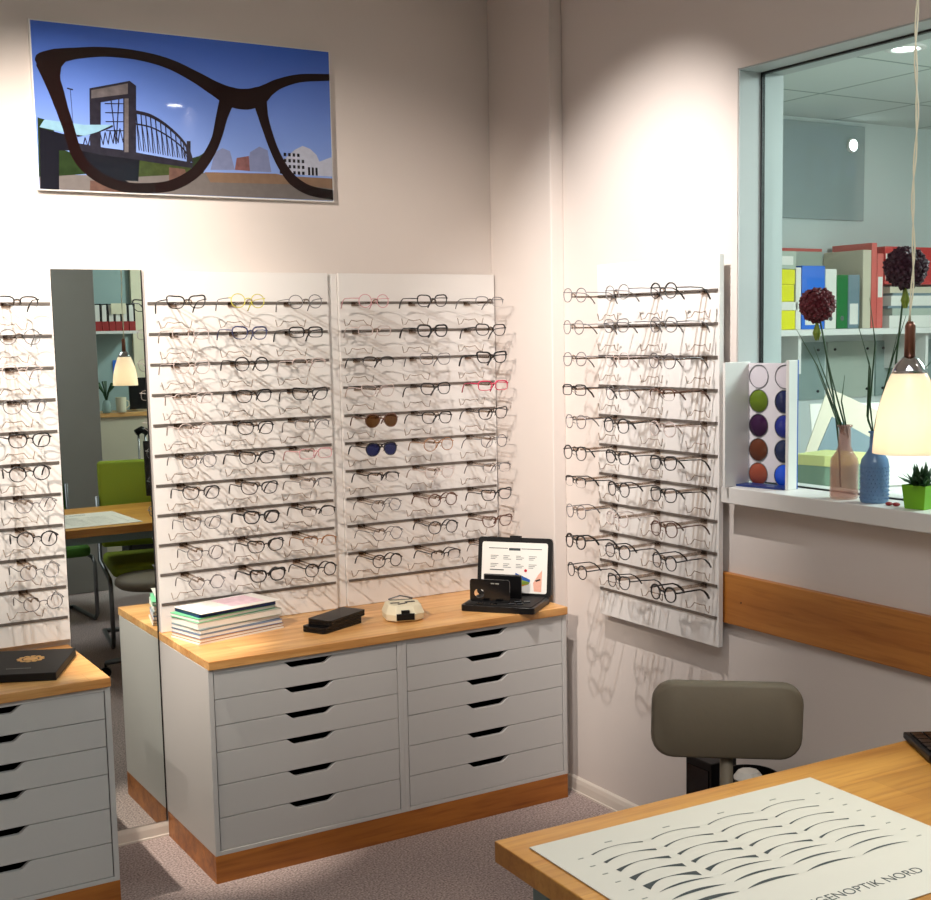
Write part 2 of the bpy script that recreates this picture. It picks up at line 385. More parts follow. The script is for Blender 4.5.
# ------------------------------------------------------------------ eyeglasses
def lens_outline(shape, n=28):
    pts = []
    for i in range(n):
        a = 2*PI*i/n; c, s = math.cos(a), math.sin(a)
        def se(e, w, h): return (w*math.copysign(abs(c)**(2/e), c), h*math.copysign(abs(s)**(2/e), s))
        if shape == 'round': x, z = se(2.1, .0232, .0222)
        elif shape == 'rectangular': x, z = se(3.6, .0258, .0168)
        elif shape == 'cat-eye':
            x, z = se(3.0, .0270, .0192)
            if z > 0: z += .0075*max(0, x/.0270)**1.5; x += .0015*max(0, x/.0270)
            if z < 0: x *= 1-.24*abs(z)/.0192
        elif shape == 'panto':
            x, z = se(2.9, .0258, .0200)
            if z < 0: x *= 1-.22*abs(z)/.0200
            else: z += .003*max(0, x/.0258)
        elif shape == 'hexagonal':
            q = (a % (PI/3))-PI/6; r = math.cos(PI/6)/math.cos(q); x, z = .0262*r*c, .0236*r*s
        elif shape == 'half-rim': x, z = se(3.0, .0255, .0165)
        else:
            x, z = se(2.4, .0262, .0228)
            if z < 0: x = x*(1-.2*abs(z)/.0228)+.002*abs(z)/.0228
        pts.append((x, z))
    return pts
MESH = {}
def wrap(x): return 1.2*x*x
def glasses_meshes(shape, col, dark):
    key = (shape, col, dark)
    if key in MESH: return MESH[key]
    bold = col == 'B'; thin = col in 'SGCPY'
    rt = .0026 if bold else (.00145 if thin else .0019)
    ol = lens_outline(shape); cx = .0345
    fr = MB(); lens = []
    for sg in (-1, 1):
        path = [(sg*(cx+x), wrap(cx+x), z) for x, z in ol]
        if shape == 'half-rim': rr = [rt*1.25 if z > -.004 else .0005 for x, z in ol]
        else: rr = [rt*(1.35 if (z > .006 and not thin) else .85 if (z < -.006 and not thin) else 1) for x, z in ol]
        fr.tube(path, rt, 6, closed=True, rr=rr)
        L = MB(); L.add([(sg*(cx+x), wrap(cx+x)+.0004, z) for x, z in ol], [tuple(range(len(ol)))]); lens.append(L)
        ex = cx+max(x for x, z in ol); ez = .009
        fr.tube([(sg*(ex-.003), wrap(ex), ez), (sg*(ex+.004), wrap(ex)+.001, ez), (sg*(ex+.0055), wrap(ex)+.006, ez)], rt*1.1, 6)
        fr.tube([(sg*.0105, 0, -.003), (sg*.009, .006, -.005), (sg*.008, .008, -.009)], .0009, 5)      # nose pads
    nx = cx-max(x for x, z in ol)+.0005
    fr.tube([(-nx-.001, 0, .004), (-nx*.5, -.001, .0075), (0, -.0015, .0085), (nx*.5, -.001, .0075), (nx+.001, 0, .004)], rt*1.1, 6)
    if shape == 'aviator': fr.tube([(-.03, 0, .021), (0, -.001, .017), (.03, 0, .021)], rt, 6)
    te = []
    for sg in (-1, 1):
        ex = cx+max(x for x, z in ol)+.0055; y0 = wrap(ex)+.005; ez = .009
        T = MB(); ps = [(sg*ex, y0, ez), (sg*(ex+.001), .05, ez+.001), (sg*(ex+.001), .095, ez), (sg*(ex-.001), .112, ez-.007), (sg*(ex-.004), .127, ez-.020), (sg*(ex-.006), .137, ez-.034)]
        T.tube(ps, rt, 6, rr=[rt*1.1, rt, rt, rt*1.25, rt*1.5, rt*1.3]); te.append(T)
    res = []
    lm = {'': 'lens', 'b': 'lens_brown', 'n': 'lens_navy'}[dark]
    for nm, mb, mt, sm in [('frame_front', fr, 'frame_'+col, True), ('lens', lens[0], lm, False), ('lens', lens[1], lm, False),
                           ('temple', te[0], 'frame_'+('S' if col == 'Y' else col), True), ('temple', te[1], 'frame_'+col, True)]:
        o = mb.build(nm, mt, None, smooth=sm); me = o.data; bpy.data.objects.remove(o); res.append((nm, me))
    MESH[key] = res; return res
SH = dict(r='round', q='rectangular', c='cat-eye', p='panto', h='hexagonal', f='half-rim', a='aviator')
ORD = ['top', 'second', 'third', 'fourth', 'fifth', 'sixth', 'seventh', 'eighth', 'ninth', 'tenth']
def put_glasses(code, loc, rz, where, group):
    col, sh = code[0], SH[code[1]]; dark = code[2:]
    cn = FC[col][0]
    lb = f"{cn} {sh} eyeglasses, {where}" if not dark else f"{cn} sunglasses with {'brown' if dark=='b' else 'navy blue'} lenses, {where}"
    t = thing('sunglasses' if dark else 'eyeglasses', lb, 'glasses', loc, rz+random.uniform(-.07, .07), group)
    t.rotation_euler[1] = random.uniform(-.03, .03); t.rotation_euler[0] = random.uniform(-.05, .03)
    for nm, me in glasses_meshes(sh, col, dark):
        o = bpy.data.objects.new(nm, me); COL.objects.link(o); o.parent = t
# ------------------------------------------------------------------ display racks
def bracket_mesh():
    b = MB()
    b.box(-.014, .014, -.003, -.0005, -.012, .004)
    for s in (-1, 1): b.tube([(s*.011, 0, -.003), (s*.011, -.10, -.004), (s*.0105, -.165, -.004)], .0030, 6)
    b.tube([(-.0105, -.163, -.004), (-.0075, -.166, .004), (0, -.167, .0065), (.0075, -.166, .004), (.0105, -.163, -.004)], .0028, 6)
    pr = [(-.056, -.058), (-.05, -.082), (-.036, -.078), (-.024, -.062), (0, -.066), (.024, -.062), (.036, -.078), (.05, -.082), (.056, -.058)]
    b.tube([(x, -.012-.25*abs(x), z) for x, z in pr], .0017, 5)
    o = b.build('bracket', 'acrylic', None, smooth=True); me = o.data; bpy.data.objects.remove(o); return me
BR = bracket_mesh()
def rack(name, label, loc, rz, w, zb, zt, slots, table, where, group, t0=.031, th=.018, skipcols=()):
    t = thing(name, label, 'display rack', (loc[0], loc[1], zb), rz, 'white slatted eyewear display racks')
    MB().box(0, w, -t0, -t0+th, 0, zt-zb).build('panel', 'panel', t, bevel=.001)
    for x in (.05, w-.05):
        for z in (.12, zt-zb-.12): MB().box(x-.015, x+.015, -t0+th, 0, z-.015, z+.015).build('spacer', 'steel', t)
    for r in range(11):
        z = Z1-r*DZ-zb; MB().box(.006, w-.006, -t0-.003, -t0+.001, z-.0045, z+.0045).build('rail', 'rail', t)
    ca, sa = math.cos(rz), math.sin(rz)
    colnames = {3: ('left', 'middle', 'right')}.get(len(slots), ('left', 'right'))
    for r in range(10):
        z = Z1-r*DZ-zb
        for i, x in enumerate(slots):
            o = bpy.data.objects.new('bracket', BR); COL.objects.link(o); o.parent = t; o.location = (x, -t0-.003, z)
            lx, ly = x+(0. if rz else -.004+.0032*r)+random.uniform(-.005, .005), -t0-.169
            wl = (loc[0]+lx*ca-ly*sa, loc[1]+lx*sa+ly*ca, Z1-r*DZ-.012*min(1, r/4)+random.uniform(-.002, .003))
            put_glasses(table[r][i], wl, rz, f"{ORD[r]} row, {colnames[i]} column of {where}", group)
    return t
P1 = [('Kc', 'Yr', 'Sr'), ('Cq', 'Mp', 'Kq'), ('Cp', 'Kr', 'Cf'), ('Cq', 'Kp', 'Kc'), ('Cr', 'Kp', 'Sf'), ('Sr', 'Kc', 'Pq'), ('Kp', 'Kc', 'Sf'), ('Sc', 'Bp', 'Kf'), ('Sr', 'Kc', 'Gf'), ('Sh', 'Bc', 'Kr')]
P2 = [('Pr', 'Kp', 'Sf'), ('Cq', 'Bp', 'Kp'), ('Kf', 'Sp', 'Bc'), ('Cc', 'Kp', 'Rq'), ('Tab', 'Kp', 'Kc'), ('Kan', 'Gr', 'Sr'), ('Kf', 'Cp', 'Sf'), ('Sh', 'Tr', 'Kc'), ('Sh', 'Kr', 'Tc'), ('Kr', 'Kf', 'Sp')]
P3 = [('Sr', 'Sr', 'Kr'), ('Sr', 'Sp', 'Sr'), ('Sr', 'Cr', 'Sr'), ('Kq', 'Sr', 'Tf'), ('Sr', 'Kr', 'Cr'), ('Kr', 'Kp', 'Kp'), ('Kf', 'Kr', 'Kp'), ('Sr', 'Cr', 'Tr'), ('Br', 'Kr', 'Kr'), ('Kr', 'Kp', 'Br')]
P0 = [('Sr', 'Kf'), ('Cr', 'Sr'), ('Sr', 'Cr'), ('Kp', 'Sp'), ('Kq', 'Kp'), ('Sr', 'Kr'), ('Cr', 'Sh'), ('Kc', 'Kr'), ('Sp', 'Sr'), ('Kr', 'Sr')]
ZT = 1.914
rack('eyewear_display_rack', 'white slatted eyewear rack on the back wall just right of the mirror', (.002, 0), 0, .652, ZW+.001, ZT, (.088, .293, .495), P1, 'rack right of the mirror', 'glasses on the rack right of the mirror')
rack('eyewear_display_rack', 'white slatted eyewear rack on the back wall nearest the corner', (.695, 0), 0, .650, ZW+.001, ZT, (.060, .290, .525), P2, 'back-wall rack by the corner', 'glasses on the rack by the corner')
rack('eyewear_display_rack', 'white slatted eyewear rack left of the mirror, cut by the photo edge', (-.95, 0), 0, .655, ZW+.022, ZT, (.30, .515), P0, 'rack left of the mirror', 'glasses on the rack left of the mirror')
rack('eyewear_display_rack', 'white slatted eyewear rack hung on the right wall beside the window', (XR, -.669), -PI/2, .610, .7166, 1.916, (.095, .322, .546), P3, 'right-wall rack', 'glasses on the right-wall rack', t0=.049)
# the wall strip between the two joined racks
o = MB().box(0, .037, -.02, 0, 0, ZT-ZW-.004).build('joint_strip', 'panel', None, loc=(.656, 0, ZW+.002)); tag(o, 'narrow white strip between the two joined back-wall racks', 'panel strip')

# ------------------------------------------------------------------ wall picture
PIC = {'top': [(0.0129, 0.3821, 0.0171), (0.0292, 0.3926, 0.0414), (0.0729, 0.4057, 0.0463), (0.131, 0.4204, 0.0341), (0.2252, 0.434, 0.0292), (0.333, 0.4327, 0.0292), (0.4307, 0.4159, 0.0329), (0.5174, 0.3819, 0.039), (0.5803, 0.3511, 0.0487), (0.6381, 0.3277, 0.0658), (0.6909, 0.3245, 0.0682), (0.7384, 0.3394, 0.0609), (0.7732, 0.3632, 0.0414), (0.815, 0.3866, 0.0329), (0.892, 0.4107, 0.0268), (1.0084, 0.4232, 0.0219)], 'left': [(0.0355, 0.3853, 0.056), (0.0622, 0.3141, 0.0487), (0.0814, 0.2472, 0.039), (0.0979, 0.1911, 0.0365), (0.115, 0.123, 0.0365), (0.1418, 0.0781, 0.0365), (0.1929, 0.0397, 0.0341), (0.2638, 0.017, 0.0317), (0.3495, 0.0171, 0.0317), (0.4251, 0.0301, 0.0341), (0.4968, 0.0698, 0.0341), (0.5443, 0.1235, 0.0341), (0.5796, 0.1867, 0.0317), (0.6024, 0.2615, 0.039), (0.6247, 0.3218, 0.0536)], 'right': [(0.7381, 0.3307, 0.0536), (0.7492, 0.272, 0.0365), (0.7635, 0.2232, 0.0317), (0.7832, 0.1681, 0.0304), (0.8113, 0.113, 0.0329), (0.8511, 0.0643, 0.0365), (0.9132, 0.0326, 0.0341), (1.0031, 0.0208, 0.0329)], 'portal': [(0.1697, 0.3173), (0.2987, 0.3513), (0.3186, 0.3377), (0.3078, 0.12), (0.2664, 0.1176), (0.2753, 0.2944), (0.2029, 0.2771), (0.1951, 0.1276), (0.1619, 0.1257)], 'portalgrey': [(0.1753, 0.312), (0.2922, 0.3426), (0.2906, 0.3097), (0.1739, 0.2865)], 'portalgrey2': [(0.279, 0.2947), (0.2923, 0.2957), (0.2838, 0.1269), (0.2705, 0.1261)], 'arch': [(0.3145, 0.2551, 0.011), (0.3606, 0.2467, 0.011), (0.409, 0.2215, 0.0097), (0.4574, 0.1815, 0.0085), (0.4848, 0.1421, 0.0085), (0.4922, 0.1085, 0.0097)], 'archl': [(0.3126, 0.2173, 0.0049), (0.3589, 0.2109, 0.0049), (0.4075, 0.1903, 0.0049), (0.4563, 0.1573, 0.0049), (0.4864, 0.1203, 0.0049)], 'deck': [(0.1158, 0.1369, 0.0195), (0.1974, 0.1254, 0.0244), (0.269, 0.1201, 0.0244), (0.3787, 0.1084, 0.0219), (0.4942, 0.0965, 0.0171)], 'ltruss': [(0.1232, 0.1674, 0.0061), (0.1887, 0.1855, 0.0061), (0.2373, 0.2063, 0.0061)], 'darkbase': [(0.0097, 0.1852), (0.1058, 0.1663), (0.1326, 0.124), (0.1034, 0.1223), (0.0652, 0.1201), (0.0587, -0.0001), (0.0027, -0.0002)], 'pier': [(0.1738, 0.1264), (0.3202, 0.123), (0.3111, 0.0369), (0.2648, 0.0372), (0.2174, 0.0526), (0.1855, 0.0804)], 'teal': [(0.0258, 0.2113), (0.1485, 0.2037), (0.2375, 0.2098), (0.191, 0.1857), (0.1466, 0.1689), (0.0718, 0.1779), (0.0098, 0.1875)], 'tree': [(0.0058, 0.2167), (0.0449, 0.2081), (0.069, 0.1261), (0.1719, 0.0913), (0.1842, 0.0545), (0.1581, 0.0533), (0.0586, 0.0415), (0.0002, 0.0364)], 'tree2': [(0.3153, 0.1228), (0.4037, 0.1098), (0.4852, 0.096), (0.5033, 0.0701), (0.3118, 0.0512)], 'river': [(0.0007, 0.0455), (0.3118, 0.0512), (0.5033, 0.0701), (0.5553, 0.0776), (0.7416, 0.0818), (0.8238, 0.0782), (1.008, 0.078), (1.0039, 0.0013), (0.0012, -0.0071)], 'sand': [(0.5358, 0.0766), (0.7895, 0.0842), (0.8376, 0.0764), (1.0065, 0.078), (1.0053, 0.0429), (0.8367, 0.0509), (0.5538, 0.0444)], 'bank': [(0.157, 0.0322), (0.2282, 0.0296), (0.2758, 0.0139), (0.2871, -0.0022), (0.1551, -0.0042)], 'pier2': [(0.4152, 0.0863), (0.4681, 0.083), (0.4766, 0.047), (0.413, 0.0416)], 'blur1': [(0.5556, 0.085), (0.5738, 0.1435), (0.6006, 0.1586), (0.6265, 0.1502), (0.6411, 0.0893)], 'blurred': [(0.6411, 0.0893), (0.6495, 0.1293), (0.6925, 0.1379), (0.6945, 0.0882)], 'blur2': [(0.6878, 0.0879), (0.6971, 0.1506), (0.7316, 0.1713), (0.7611, 0.1605), (0.7718, 0.0883)], 'house': [(0.8075, 0.085), (0.8147, 0.1283), (0.8376, 0.1498), (0.862, 0.1689), (0.8906, 0.1833), (0.9184, 0.1748), (0.9418, 0.1557), (0.9524, 0.1332), (0.9507, 0.0843)], 'house2': [(0.9507, 0.0843), (0.9524, 0.1332), (1.0033, 0.1514), (1.0053, 0.0844)]}
t = thing('wall_picture', 'large unframed photo print of dark spectacles before a steel bridge and blue sky', 'picture', (-.31, 0, 2.165))
PW, PH = 1.0, .508
MB().box(-.004, PW+.004, -.018, -.0, -.004, PH+.004).build('mount_board', 'white', t)
MB().box(0, PW, -.0192, -.018, 0, PH).build('sky_print', 'print_sky', t)
LAY = [0]
def clip(pl):
    return [(min(max(x, .0), PW), min(max(z, .0), PH)) for x, z in pl]
def pic_poly(name, pl, mat):
    LAY[0] += 1; y = -.0192-.00006*LAY[0]
    MB().prism(clip(pl), 'y', y, -.0191).build(name, mat, t)
def ribbon(pts, dense=6):
    P = [Vector((a, b, 0)) for a, b, w_ in pts]; Wd = [w_ for a, b, w_ in pts]; q = []
    for i in range(len(P)-1):
        p0 = P[max(i-1, 0)]; p1 = P[i]; p2 = P[i+1]; p3 = P[min(i+2, len(P)-1)]
        for k in range(dense):
            s = k/dense; c = .5*((2*p1)+(p2-p0)*s+(2*p0-5*p1+4*p2-p3)*s*s+(3*p1-p0-3*p2+p3)*s**3)
            q.append((c, Wd[i]+(Wd[i+1]-Wd[i])*s))
    q.append((P[-1], Wd[-1])); L, R_ = [], []
    for i, (c, w_) in enumerate(q):
        d_ = (q[min(i+1, len(q)-1)][0]-q[max(i-1, 0)][0]).normalized(); n_ = Vector((-d_.y, d_.x, 0))
        L.append(c+n_*w_/2); R_.append(c-n_*w_/2)
    return L, R_
def pic_rib(name, ptslist, mat):
    LAY[0] += 1; mb = MB()
    for q_, pts in enumerate(ptslist):
        y = -.0192-.00006*LAY[0]-.00002*q_
        L, R_ = ribbon(pts); f = lambda v: (min(max(v.x, 0), PW), y, min(max(v.y, 0), PH))
        vs = [f(v) for v in L]+[f(v) for v in R_]; n = len(L)
        mb.add(vs, [(i, i+1, n+i+1, n+i) for i in range(n-1)])
    return mb.build(name, mat, t, fixn=False)
pic_poly('river_print', PIC['river'], 'print_river'); pic_poly('sand_print', PIC['sand'], 'print_sand'); pic_poly('bank_print', PIC['bank'], 'print_rust')
pic_poly('tree_print', PIC['tree'], 'print_tree'); pic_poly('tree_print', PIC['tree2'], 'print_grass'); pic_poly('pier_print', PIC['pier2'], 'print_rust')
for kx in ('blur1', 'blur2'): pic_poly('far_house_print', PIC[kx], 'print_blur')
pic_poly('far_house_print', PIC['blurred'], 'print_brick')
pic_poly('house_print', PIC['house'], 'print_house'); pic_poly('house_print', PIC['house2'], 'print_house')
LAY[0] += 1; y = -.0192-.00006*LAY[0]; mb = MB()
for c in range(6):
    for r in range(4):
        x = .803+c*.0165; z = .085+r*.020
        if r == 3 and c in (0, 5): continue
        mb.box(x, x+.009, y, -.0191, z, z+.011)
for c in range(3): mb.box(.908+c*.014, .916+c*.014, y, -.0191, .085, .112)
mb.build('window_print', 'print_dark', t)
pic_poly('bridge_base_print', PIC['pier'], 'print_dark')
pic_poly('lattice_print', [(0.1097, 0.1319), (0.1879, 0.1249), (0.2295, 0.0532), (0.2827, 0.0309), (0.2047, 0.0367), (0.1588, 0.065), (0.1273, 0.0912)], 'print_dark')
pic_poly('far_tree_print', [(0.4953, 0.1208), (0.5187, 0.1282), (0.5387, 0.1415), (0.5464, 0.1114), (0.5291, 0.0714), (0.4934, 0.0782)], 'print_tree')
pic_poly('portal_print', [(0.4786, 0.1743), (0.4914, 0.1751), (0.4878, 0.0961), (0.475, 0.0955)], 'print_steel')
LAY[0] += 1; y = -.0192-.00006*LAY[0]
mb = MB(); 
def seg(a, b, w_=.0035):
    a = Vector((a[0], 0, a[1])); b = Vector((b[0], 0, b[1])); d_ = (b-a).normalized(); n_ = Vector((-d_.z, 0, d_.x))*w_/2
    mb.add([(v.x, y, v.z) for v in (a-n_, b-n_, b+n_, a+n_)], [(0, 1, 2, 3)])
arc = [(a, b) for a, b, w_ in PIC['arch']]; dk = PIC['deck']
for i in range(16):
    s = i/15; k_ = s*(len(arc)-1.001); j = int(k_); f_ = k_-j
    p_ = (arc[j][0]+(arc[j+1][0]-arc[j][0])*f_, arc[j][1]+(arc[j+1][1]-arc[j][1])*f_); zb_ = .134-.028*s
    seg(p_, (p_[0]+.004, zb_)); 
    if i < 15: seg((p_[0], p_[1]-.02), (p_[0]+.012, zb_), .002)
for i in range(10):
    x = .14+i*.016; seg((x, .135+.003*i), (x+.008, .165+.005*i)); seg((x+.016, .135+.003*i), (x+.008, .165+.005*i), .0028)
for i in range(5): seg((.215, .19+.028*i), (.275, .19+.028*i+.004), .003)
seg((.245, .15), (.235, .30)); seg((.245, .15), (.262, .30)); seg((.175, .31), (.185, .16), .002); seg((.11, .31), (.113, .20), .0015); seg((.10, .312), (.118, .309), .004)
mb.build('truss_print', 'print_steel', t, fixn=False)
pic_rib('arch_print', [PIC['arch'], PIC['archl'], PIC['deck'], PIC['ltruss']], 'print_steel')
pic_poly('portal_print', PIC['portal'], 'print_steel'); pic_poly('portal_print', PIC['portalgrey'], 'print_grey'); pic_poly('portal_print', PIC['portalgrey2'], 'print_grey')
pic_poly('shore_print', PIC['darkbase'], 'print_dark'); pic_poly('glint_print', PIC['teal'], 'print_teal')
pic_rib('spectacle_rim_print', [PIC['top'], PIC['left'], PIC['right']], 'print_rim')
pic_poly('spectacle_rim_print', [(0.0076, 0.3883), (0.0119, 0.4045), (0.0304, 0.4152), (0.0855, 0.4285), (0.1363, 0.4118), (0.1044, 0.3974), (0.086, 0.3752), (0.0812, 0.3498), (0.0822, 0.3044), (0.0447, 0.307), (0.0246, 0.3505)], 'print_rim')

# ------------------------------------------------------------------ things on the worktops
# papers and magazines
def paper(name, label, x, y, z, w_, d_, h, rz, mat, group=None, cat='magazine', sag=False):
    t_ = thing(name, label, cat, (x, y, z), rz, group)
    if mat == 'navy': MB().box(-w_/2, w_/2, -d_/2, d_/2, 0, h).build('covers', mat, t_)
    elif h > .006:
        MB().box(-w_/2, w_/2, -d_/2, d_/2, 0, .0025).build('back_cover', mat, t_)
        MB().box(-w_/2+.001, w_/2-.001, -d_/2+.001, d_/2-.001, .0025, h-.0025).build('pages', 'paper', t_)
        MB().box(-w_/2, w_/2, -d_/2, d_/2, h-.0025, h).build('front_cover', mat, t_)
    else: MB().box(-w_/2, w_/2, -d_/2, d_/2, 0, h).build('sheets', mat, t_)
    return t_
z = ZW+.0005; cx, cy = .190, -.158
for w_, d_, h, rz, mat, lb, dx, dy in [ 
    (.330, .172, .0055, .22, 'paper', 'thin white brochure at the very bottom of the paper stack', 0, 0),
    (.328, .172, .012, .235, 'brown_paper', 'brown-covered magazine second from the bottom of the paper stack', .002, .002),
    (.322, .172, .014, .22, 'bluegrey', 'blue-grey magazine in the lower half of the paper stack', 0, .002),
    (.315, .170, .015, .25, 'slate', 'slate-covered magazine in the middle of the paper stack', -.003, .004),
    (.322, .171, .022, .20, 'grey_green', 'thick white-paged catalogue above the middle of the paper stack', .0, .004),
    (.300, .166, .013, .25, 'mint', 'mint green magazine below the blue one in the paper stack', -.012, .006),
    (.290, .160, .014, .18, 'navy', 'dark blue catalogue near the top of the paper stack', -.002, .008)]:
    paper('magazine', lb, cx+dx, cy+dy, z, w_, d_, h, rz, mat, 'stacked magazines on the worktop'); z += h+.0004
t = thing('printed_leaflet', 'white leaflet with pale pink print lying on top of the paper stack', 'leaflet', (cx+.002, cy+.006, z), .21)
MB().box(-.155, .152, -.094, .080, 0, .0014).build('sheet', 'paper', t); MB().box(-.02, .11, -.06, .07, .0014, .0018).build('print', 'pink_print', t)

# two flat black cases
for zz, dx, dy, rz, lb in ((0, 0, 0, .44, 'lower of the two flat black spectacle cases on the worktop'), (.0205, .022, .012, .50, 'upper of the two flat black spectacle cases, lying across the other')):
    t = thing('spectacle_case', lb, 'case', (.512+dx, -.292+dy, ZW+.0005+zz), rz, 'flat black spectacle cases')
    MB().prism(rrect(.205, .098, .012, 4), 'z', 0, .009).build('case_base', 'black', t, bevel=.002)
    MB().prism(rrect(.205, .098, .012, 4), 'z', .010, .020).build('case_lid', 'black', t, bevel=.003)
# pupil measuring device
t = thing('pupillometer', 'cream angular pupil measuring device with black front pad and top marks', 'measuring device', (.775, -.300, ZW+.001), -.35); t.scale = (1.2, 1.2, 1.15)
hexp = [(-.052, -.045), (-.028, -.068), (.028, -.068), (.056, -.045), (.056, .02), (.030, .050), (-.030, .050), (-.056, .02)]
v0 = [(x, y_, 0.002) for x, y_ in hexp]; v1 = [(x*1.04, y_*1.04, .022) for x, y_ in hexp]; v2 = [(x*.86, y_*.86, .048) for x, y_ in hexp]; n = 8
MB().add(v0+v1+v2, [tuple(range(8)), tuple(range(16, 24))]+[(i, (i+1) % 8, 8+(i+1) % 8, 8+i) for i in range(8)]+[(8+i, 8+(i+1) % 8, 16+(i+1) % 8, 16+i) for i in range(8)]).build('housing', 'cream', t, bevel=.003)
MB().box(-.026, .026, -.073, -.058, .006, .026).box(-.012, .012, -.072, -.058, .026, .036).build('front_pad', 'black', t, bevel=.001)
MB().box(-.036, -.010, -.02, -.012, .048, .0495).box(-.018, .012, -.034, -.026, .048, .0495, .5).box(.008, .036, -.014, -.004, .048, .0495, .2).build('top_mark', 'black', t)
MB().box(-.034, .034, .024, .030, .048, .0495).build('display_slot', 'steel', t)
MB().tube([(-.036, .034, .050), (0, .042, .058), (.036, .034, .050)], .0022, 6).build('clear_visor', 'steel', t, smooth=True)

# open black trial kit
t = thing('open_demo_case', 'open black demonstration case with printed white lid on the right of the worktop', 'case', (1.158, -.372, ZW+.0005), -.88)
MB().prism(rrect(.272, .206, .012, 4), 'z', 0, .022).build('case_base', 'black', t, bevel=.002)
MB().prism(rrect(.250, .186, .010, 4), 'z', .0222, .0245).build('tray_insert', 'black_matte', t)
for i, (x, y_) in enumerate([(.04, -.06), (.07, -.055), (.085, -.02), (.05, -.02), (-.02, -.08), (-.07, -.08)]):
    MB().box(x-.012, x+.012, y_-.009, y_+.009, .0246, .0290, .4 if i < 4 else 0).build('test_piece', 'black_gloss', t, bevel=.001)
lid = MB().prism(rrect(.284, .214, .014, 5, 0, .107), 'y', 0, .014).build('case_lid', 'black', t, loc=(0, .092, .022)); lid.rotation_euler[0] = -.16
MB().prism(rrect(.252, .184, .008, 4, 0, .104), 'y', -.0012, .001).build('lid_print', 'paper', lid)
MB().box(-.020, .020, -.004, .018, .200, .221).build('lid_catch', 'black', lid)
mb = MB()
for r in range(2):
    for c in range(4):
        x = -.092+c*.049; zz = .145-r*.030
        for q in range(3): mb.box(x, x+.030-.006*((q+c) % 3), -.0016, -.001, zz-q*.006, zz-q*.006+.0018)
mb.build('lid_text', 'ink', lid)
mb = MB().box(-.022, .022, -.0018, -.001, .166, .175).box(-.100, -.026, -.0016, -.001, .172, .1745).box(.026, .104, -.0016, -.001, .172, .1745).box(-.094, -.040, -.0018, -.001, .092, .0955)
mb.build('lid_heading', 'ink', lid)
MB().prism([(.005, .085), (.062, .062), (.062, .052), (.005, .066)], 'y', -.0018, -.001).build('lid_picture', 'kit_blue', lid)
MB().prism([(.005, .066), (.062, .052), (.055, .044), (.005, .040)], 'y', -.0018, -.001).build('lid_picture', 'kit_green', lid)
MB().prism([(.005, .040), (.055, .044), (.030, .036), (.005, .032)], 'y', -.0018, -.001).build('lid_picture', 'kit_orange', lid)
MB().prism([(.078, .020), (.106, .018), (.107, .098), (.092, .080), (.074, .050)], 'y', -.0019, -.001).build('lid_picture', 'kit_skin', lid)
MB().prism([(.080, .060), (.100, .066), (.103, .062), (.086, .055)], 'y', -.0022, -.001).build('lid_picture', 'black', lid)
MB().prism(circ(.0055, 14, .044, .094), 'y', -.0018, -.001).build('lid_badge', 'kit_red', lid)
bl = MB().box(-.085, .058, 0, .012, 0, .086).build('upright_block', 'black', t, bevel=.003, loc=(-.01, .035, .0247))
# front card with a finger hole
card = MB(); ow, oh = .150, .082
outer = rrect(ow, oh, .010, 4, 0, oh/2)
cxh, czh, rh = -.040, .030, .020
k = len(outer); hole = [(cxh+rh*math.cos(2*PI*i/k+.2), czh+rh*.85*math.sin(2*PI*i/k+.2)) for i in range(k)]
for yy in (0, .004): card.add([(a, yy, b) for a, b in outer]+[(a, yy, b) for a, b in hole], [])
base = len(card.v)
fs = []
for i in range(k):
    j = (i+1) % k
    fs += [(i, j, k+j, k+i), (2*k+i, 3*k+i, 3*k+j, 2*k+j), (i, 2*k+i, 2*k+j, j), (k+i, k+j, 3*k+j, 3*k+i)]
card.f = fs
card.build('front_card', 'black_gloss', t, loc=(-.045, -.045, .0247))
MB().box(.005, .018, -.001, 0, .066, .070).box(.022, .035, -.001, 0, .066, .070).build('card_mark', 'ink_grey', t, loc=(-.045, -.045, .0247))

# folder with gold emblem on the left cabinet
t = thing('black_folder', 'flat black folder with round gold emblem on the left worktop', 'folder', (-.518, -.245, ZW+.001), -.43)
MB().box(-.155, .155, -.148, .148, 0, .024).build('folder_body', 'black_matte', t, bevel=.002)
mb = MB(); 
for i in range(12):
    a = 2*PI*i/12; mb.prism(circ(.0085, 8, .045+.033*math.cos(a), .030+.033*math.sin(a)), 'z', .024, .0246)
mb.prism(circ(.022, 16, .045, .030), 'z', .024, .0246); mb.build('gold_emblem', 'gold', t)
mb = MB()
for i in range(12): mb.box(-.0+i*.006, .004+i*.006, -.085, -.081, .024, .0244)
mb.build('small_lettering', 'ink_grey', t)

# ------------------------------------------------------------------ desk
DR = -.0305; DZT = .756
desk = thing('desk', 'light oak desk in the front right corner with a chart lying on it', 'desk', (-.070, -2.257, 0), DR)
MB().box(0, 1.45, -.85, 0, DZT-.041, DZT).build('desk_top', 'desk_wood', desk, bevel=.002, loc=(0, 0, 0))
for x, y_ in ((.035, -.10), (.035, -.80), (1.36, -.10), (1.36, -.80)): MB().box(x, x+.05, y_-.025, y_+.025, 0, DZT-.0415).build('leg', 'teal_steel', desk, bevel=.003)
MB().box(.085, 1.36, -.115, -.085, DZT-.09, DZT-.042).box(.085, 1.36, -.815, -.785, DZT-.09, DZT-.042).build('crossbar', 'teal_steel', desk)
mat = thing('lens_chart', 'pale greenish chart of black lens cross-sections lying on the desk', 'chart', (-.036, -2.323, DZT+.0006), -.035)
MB().box(0, .69, -.515, 0, 0, .0022).build('sheet', 'mat', mat, bevel=.0008)
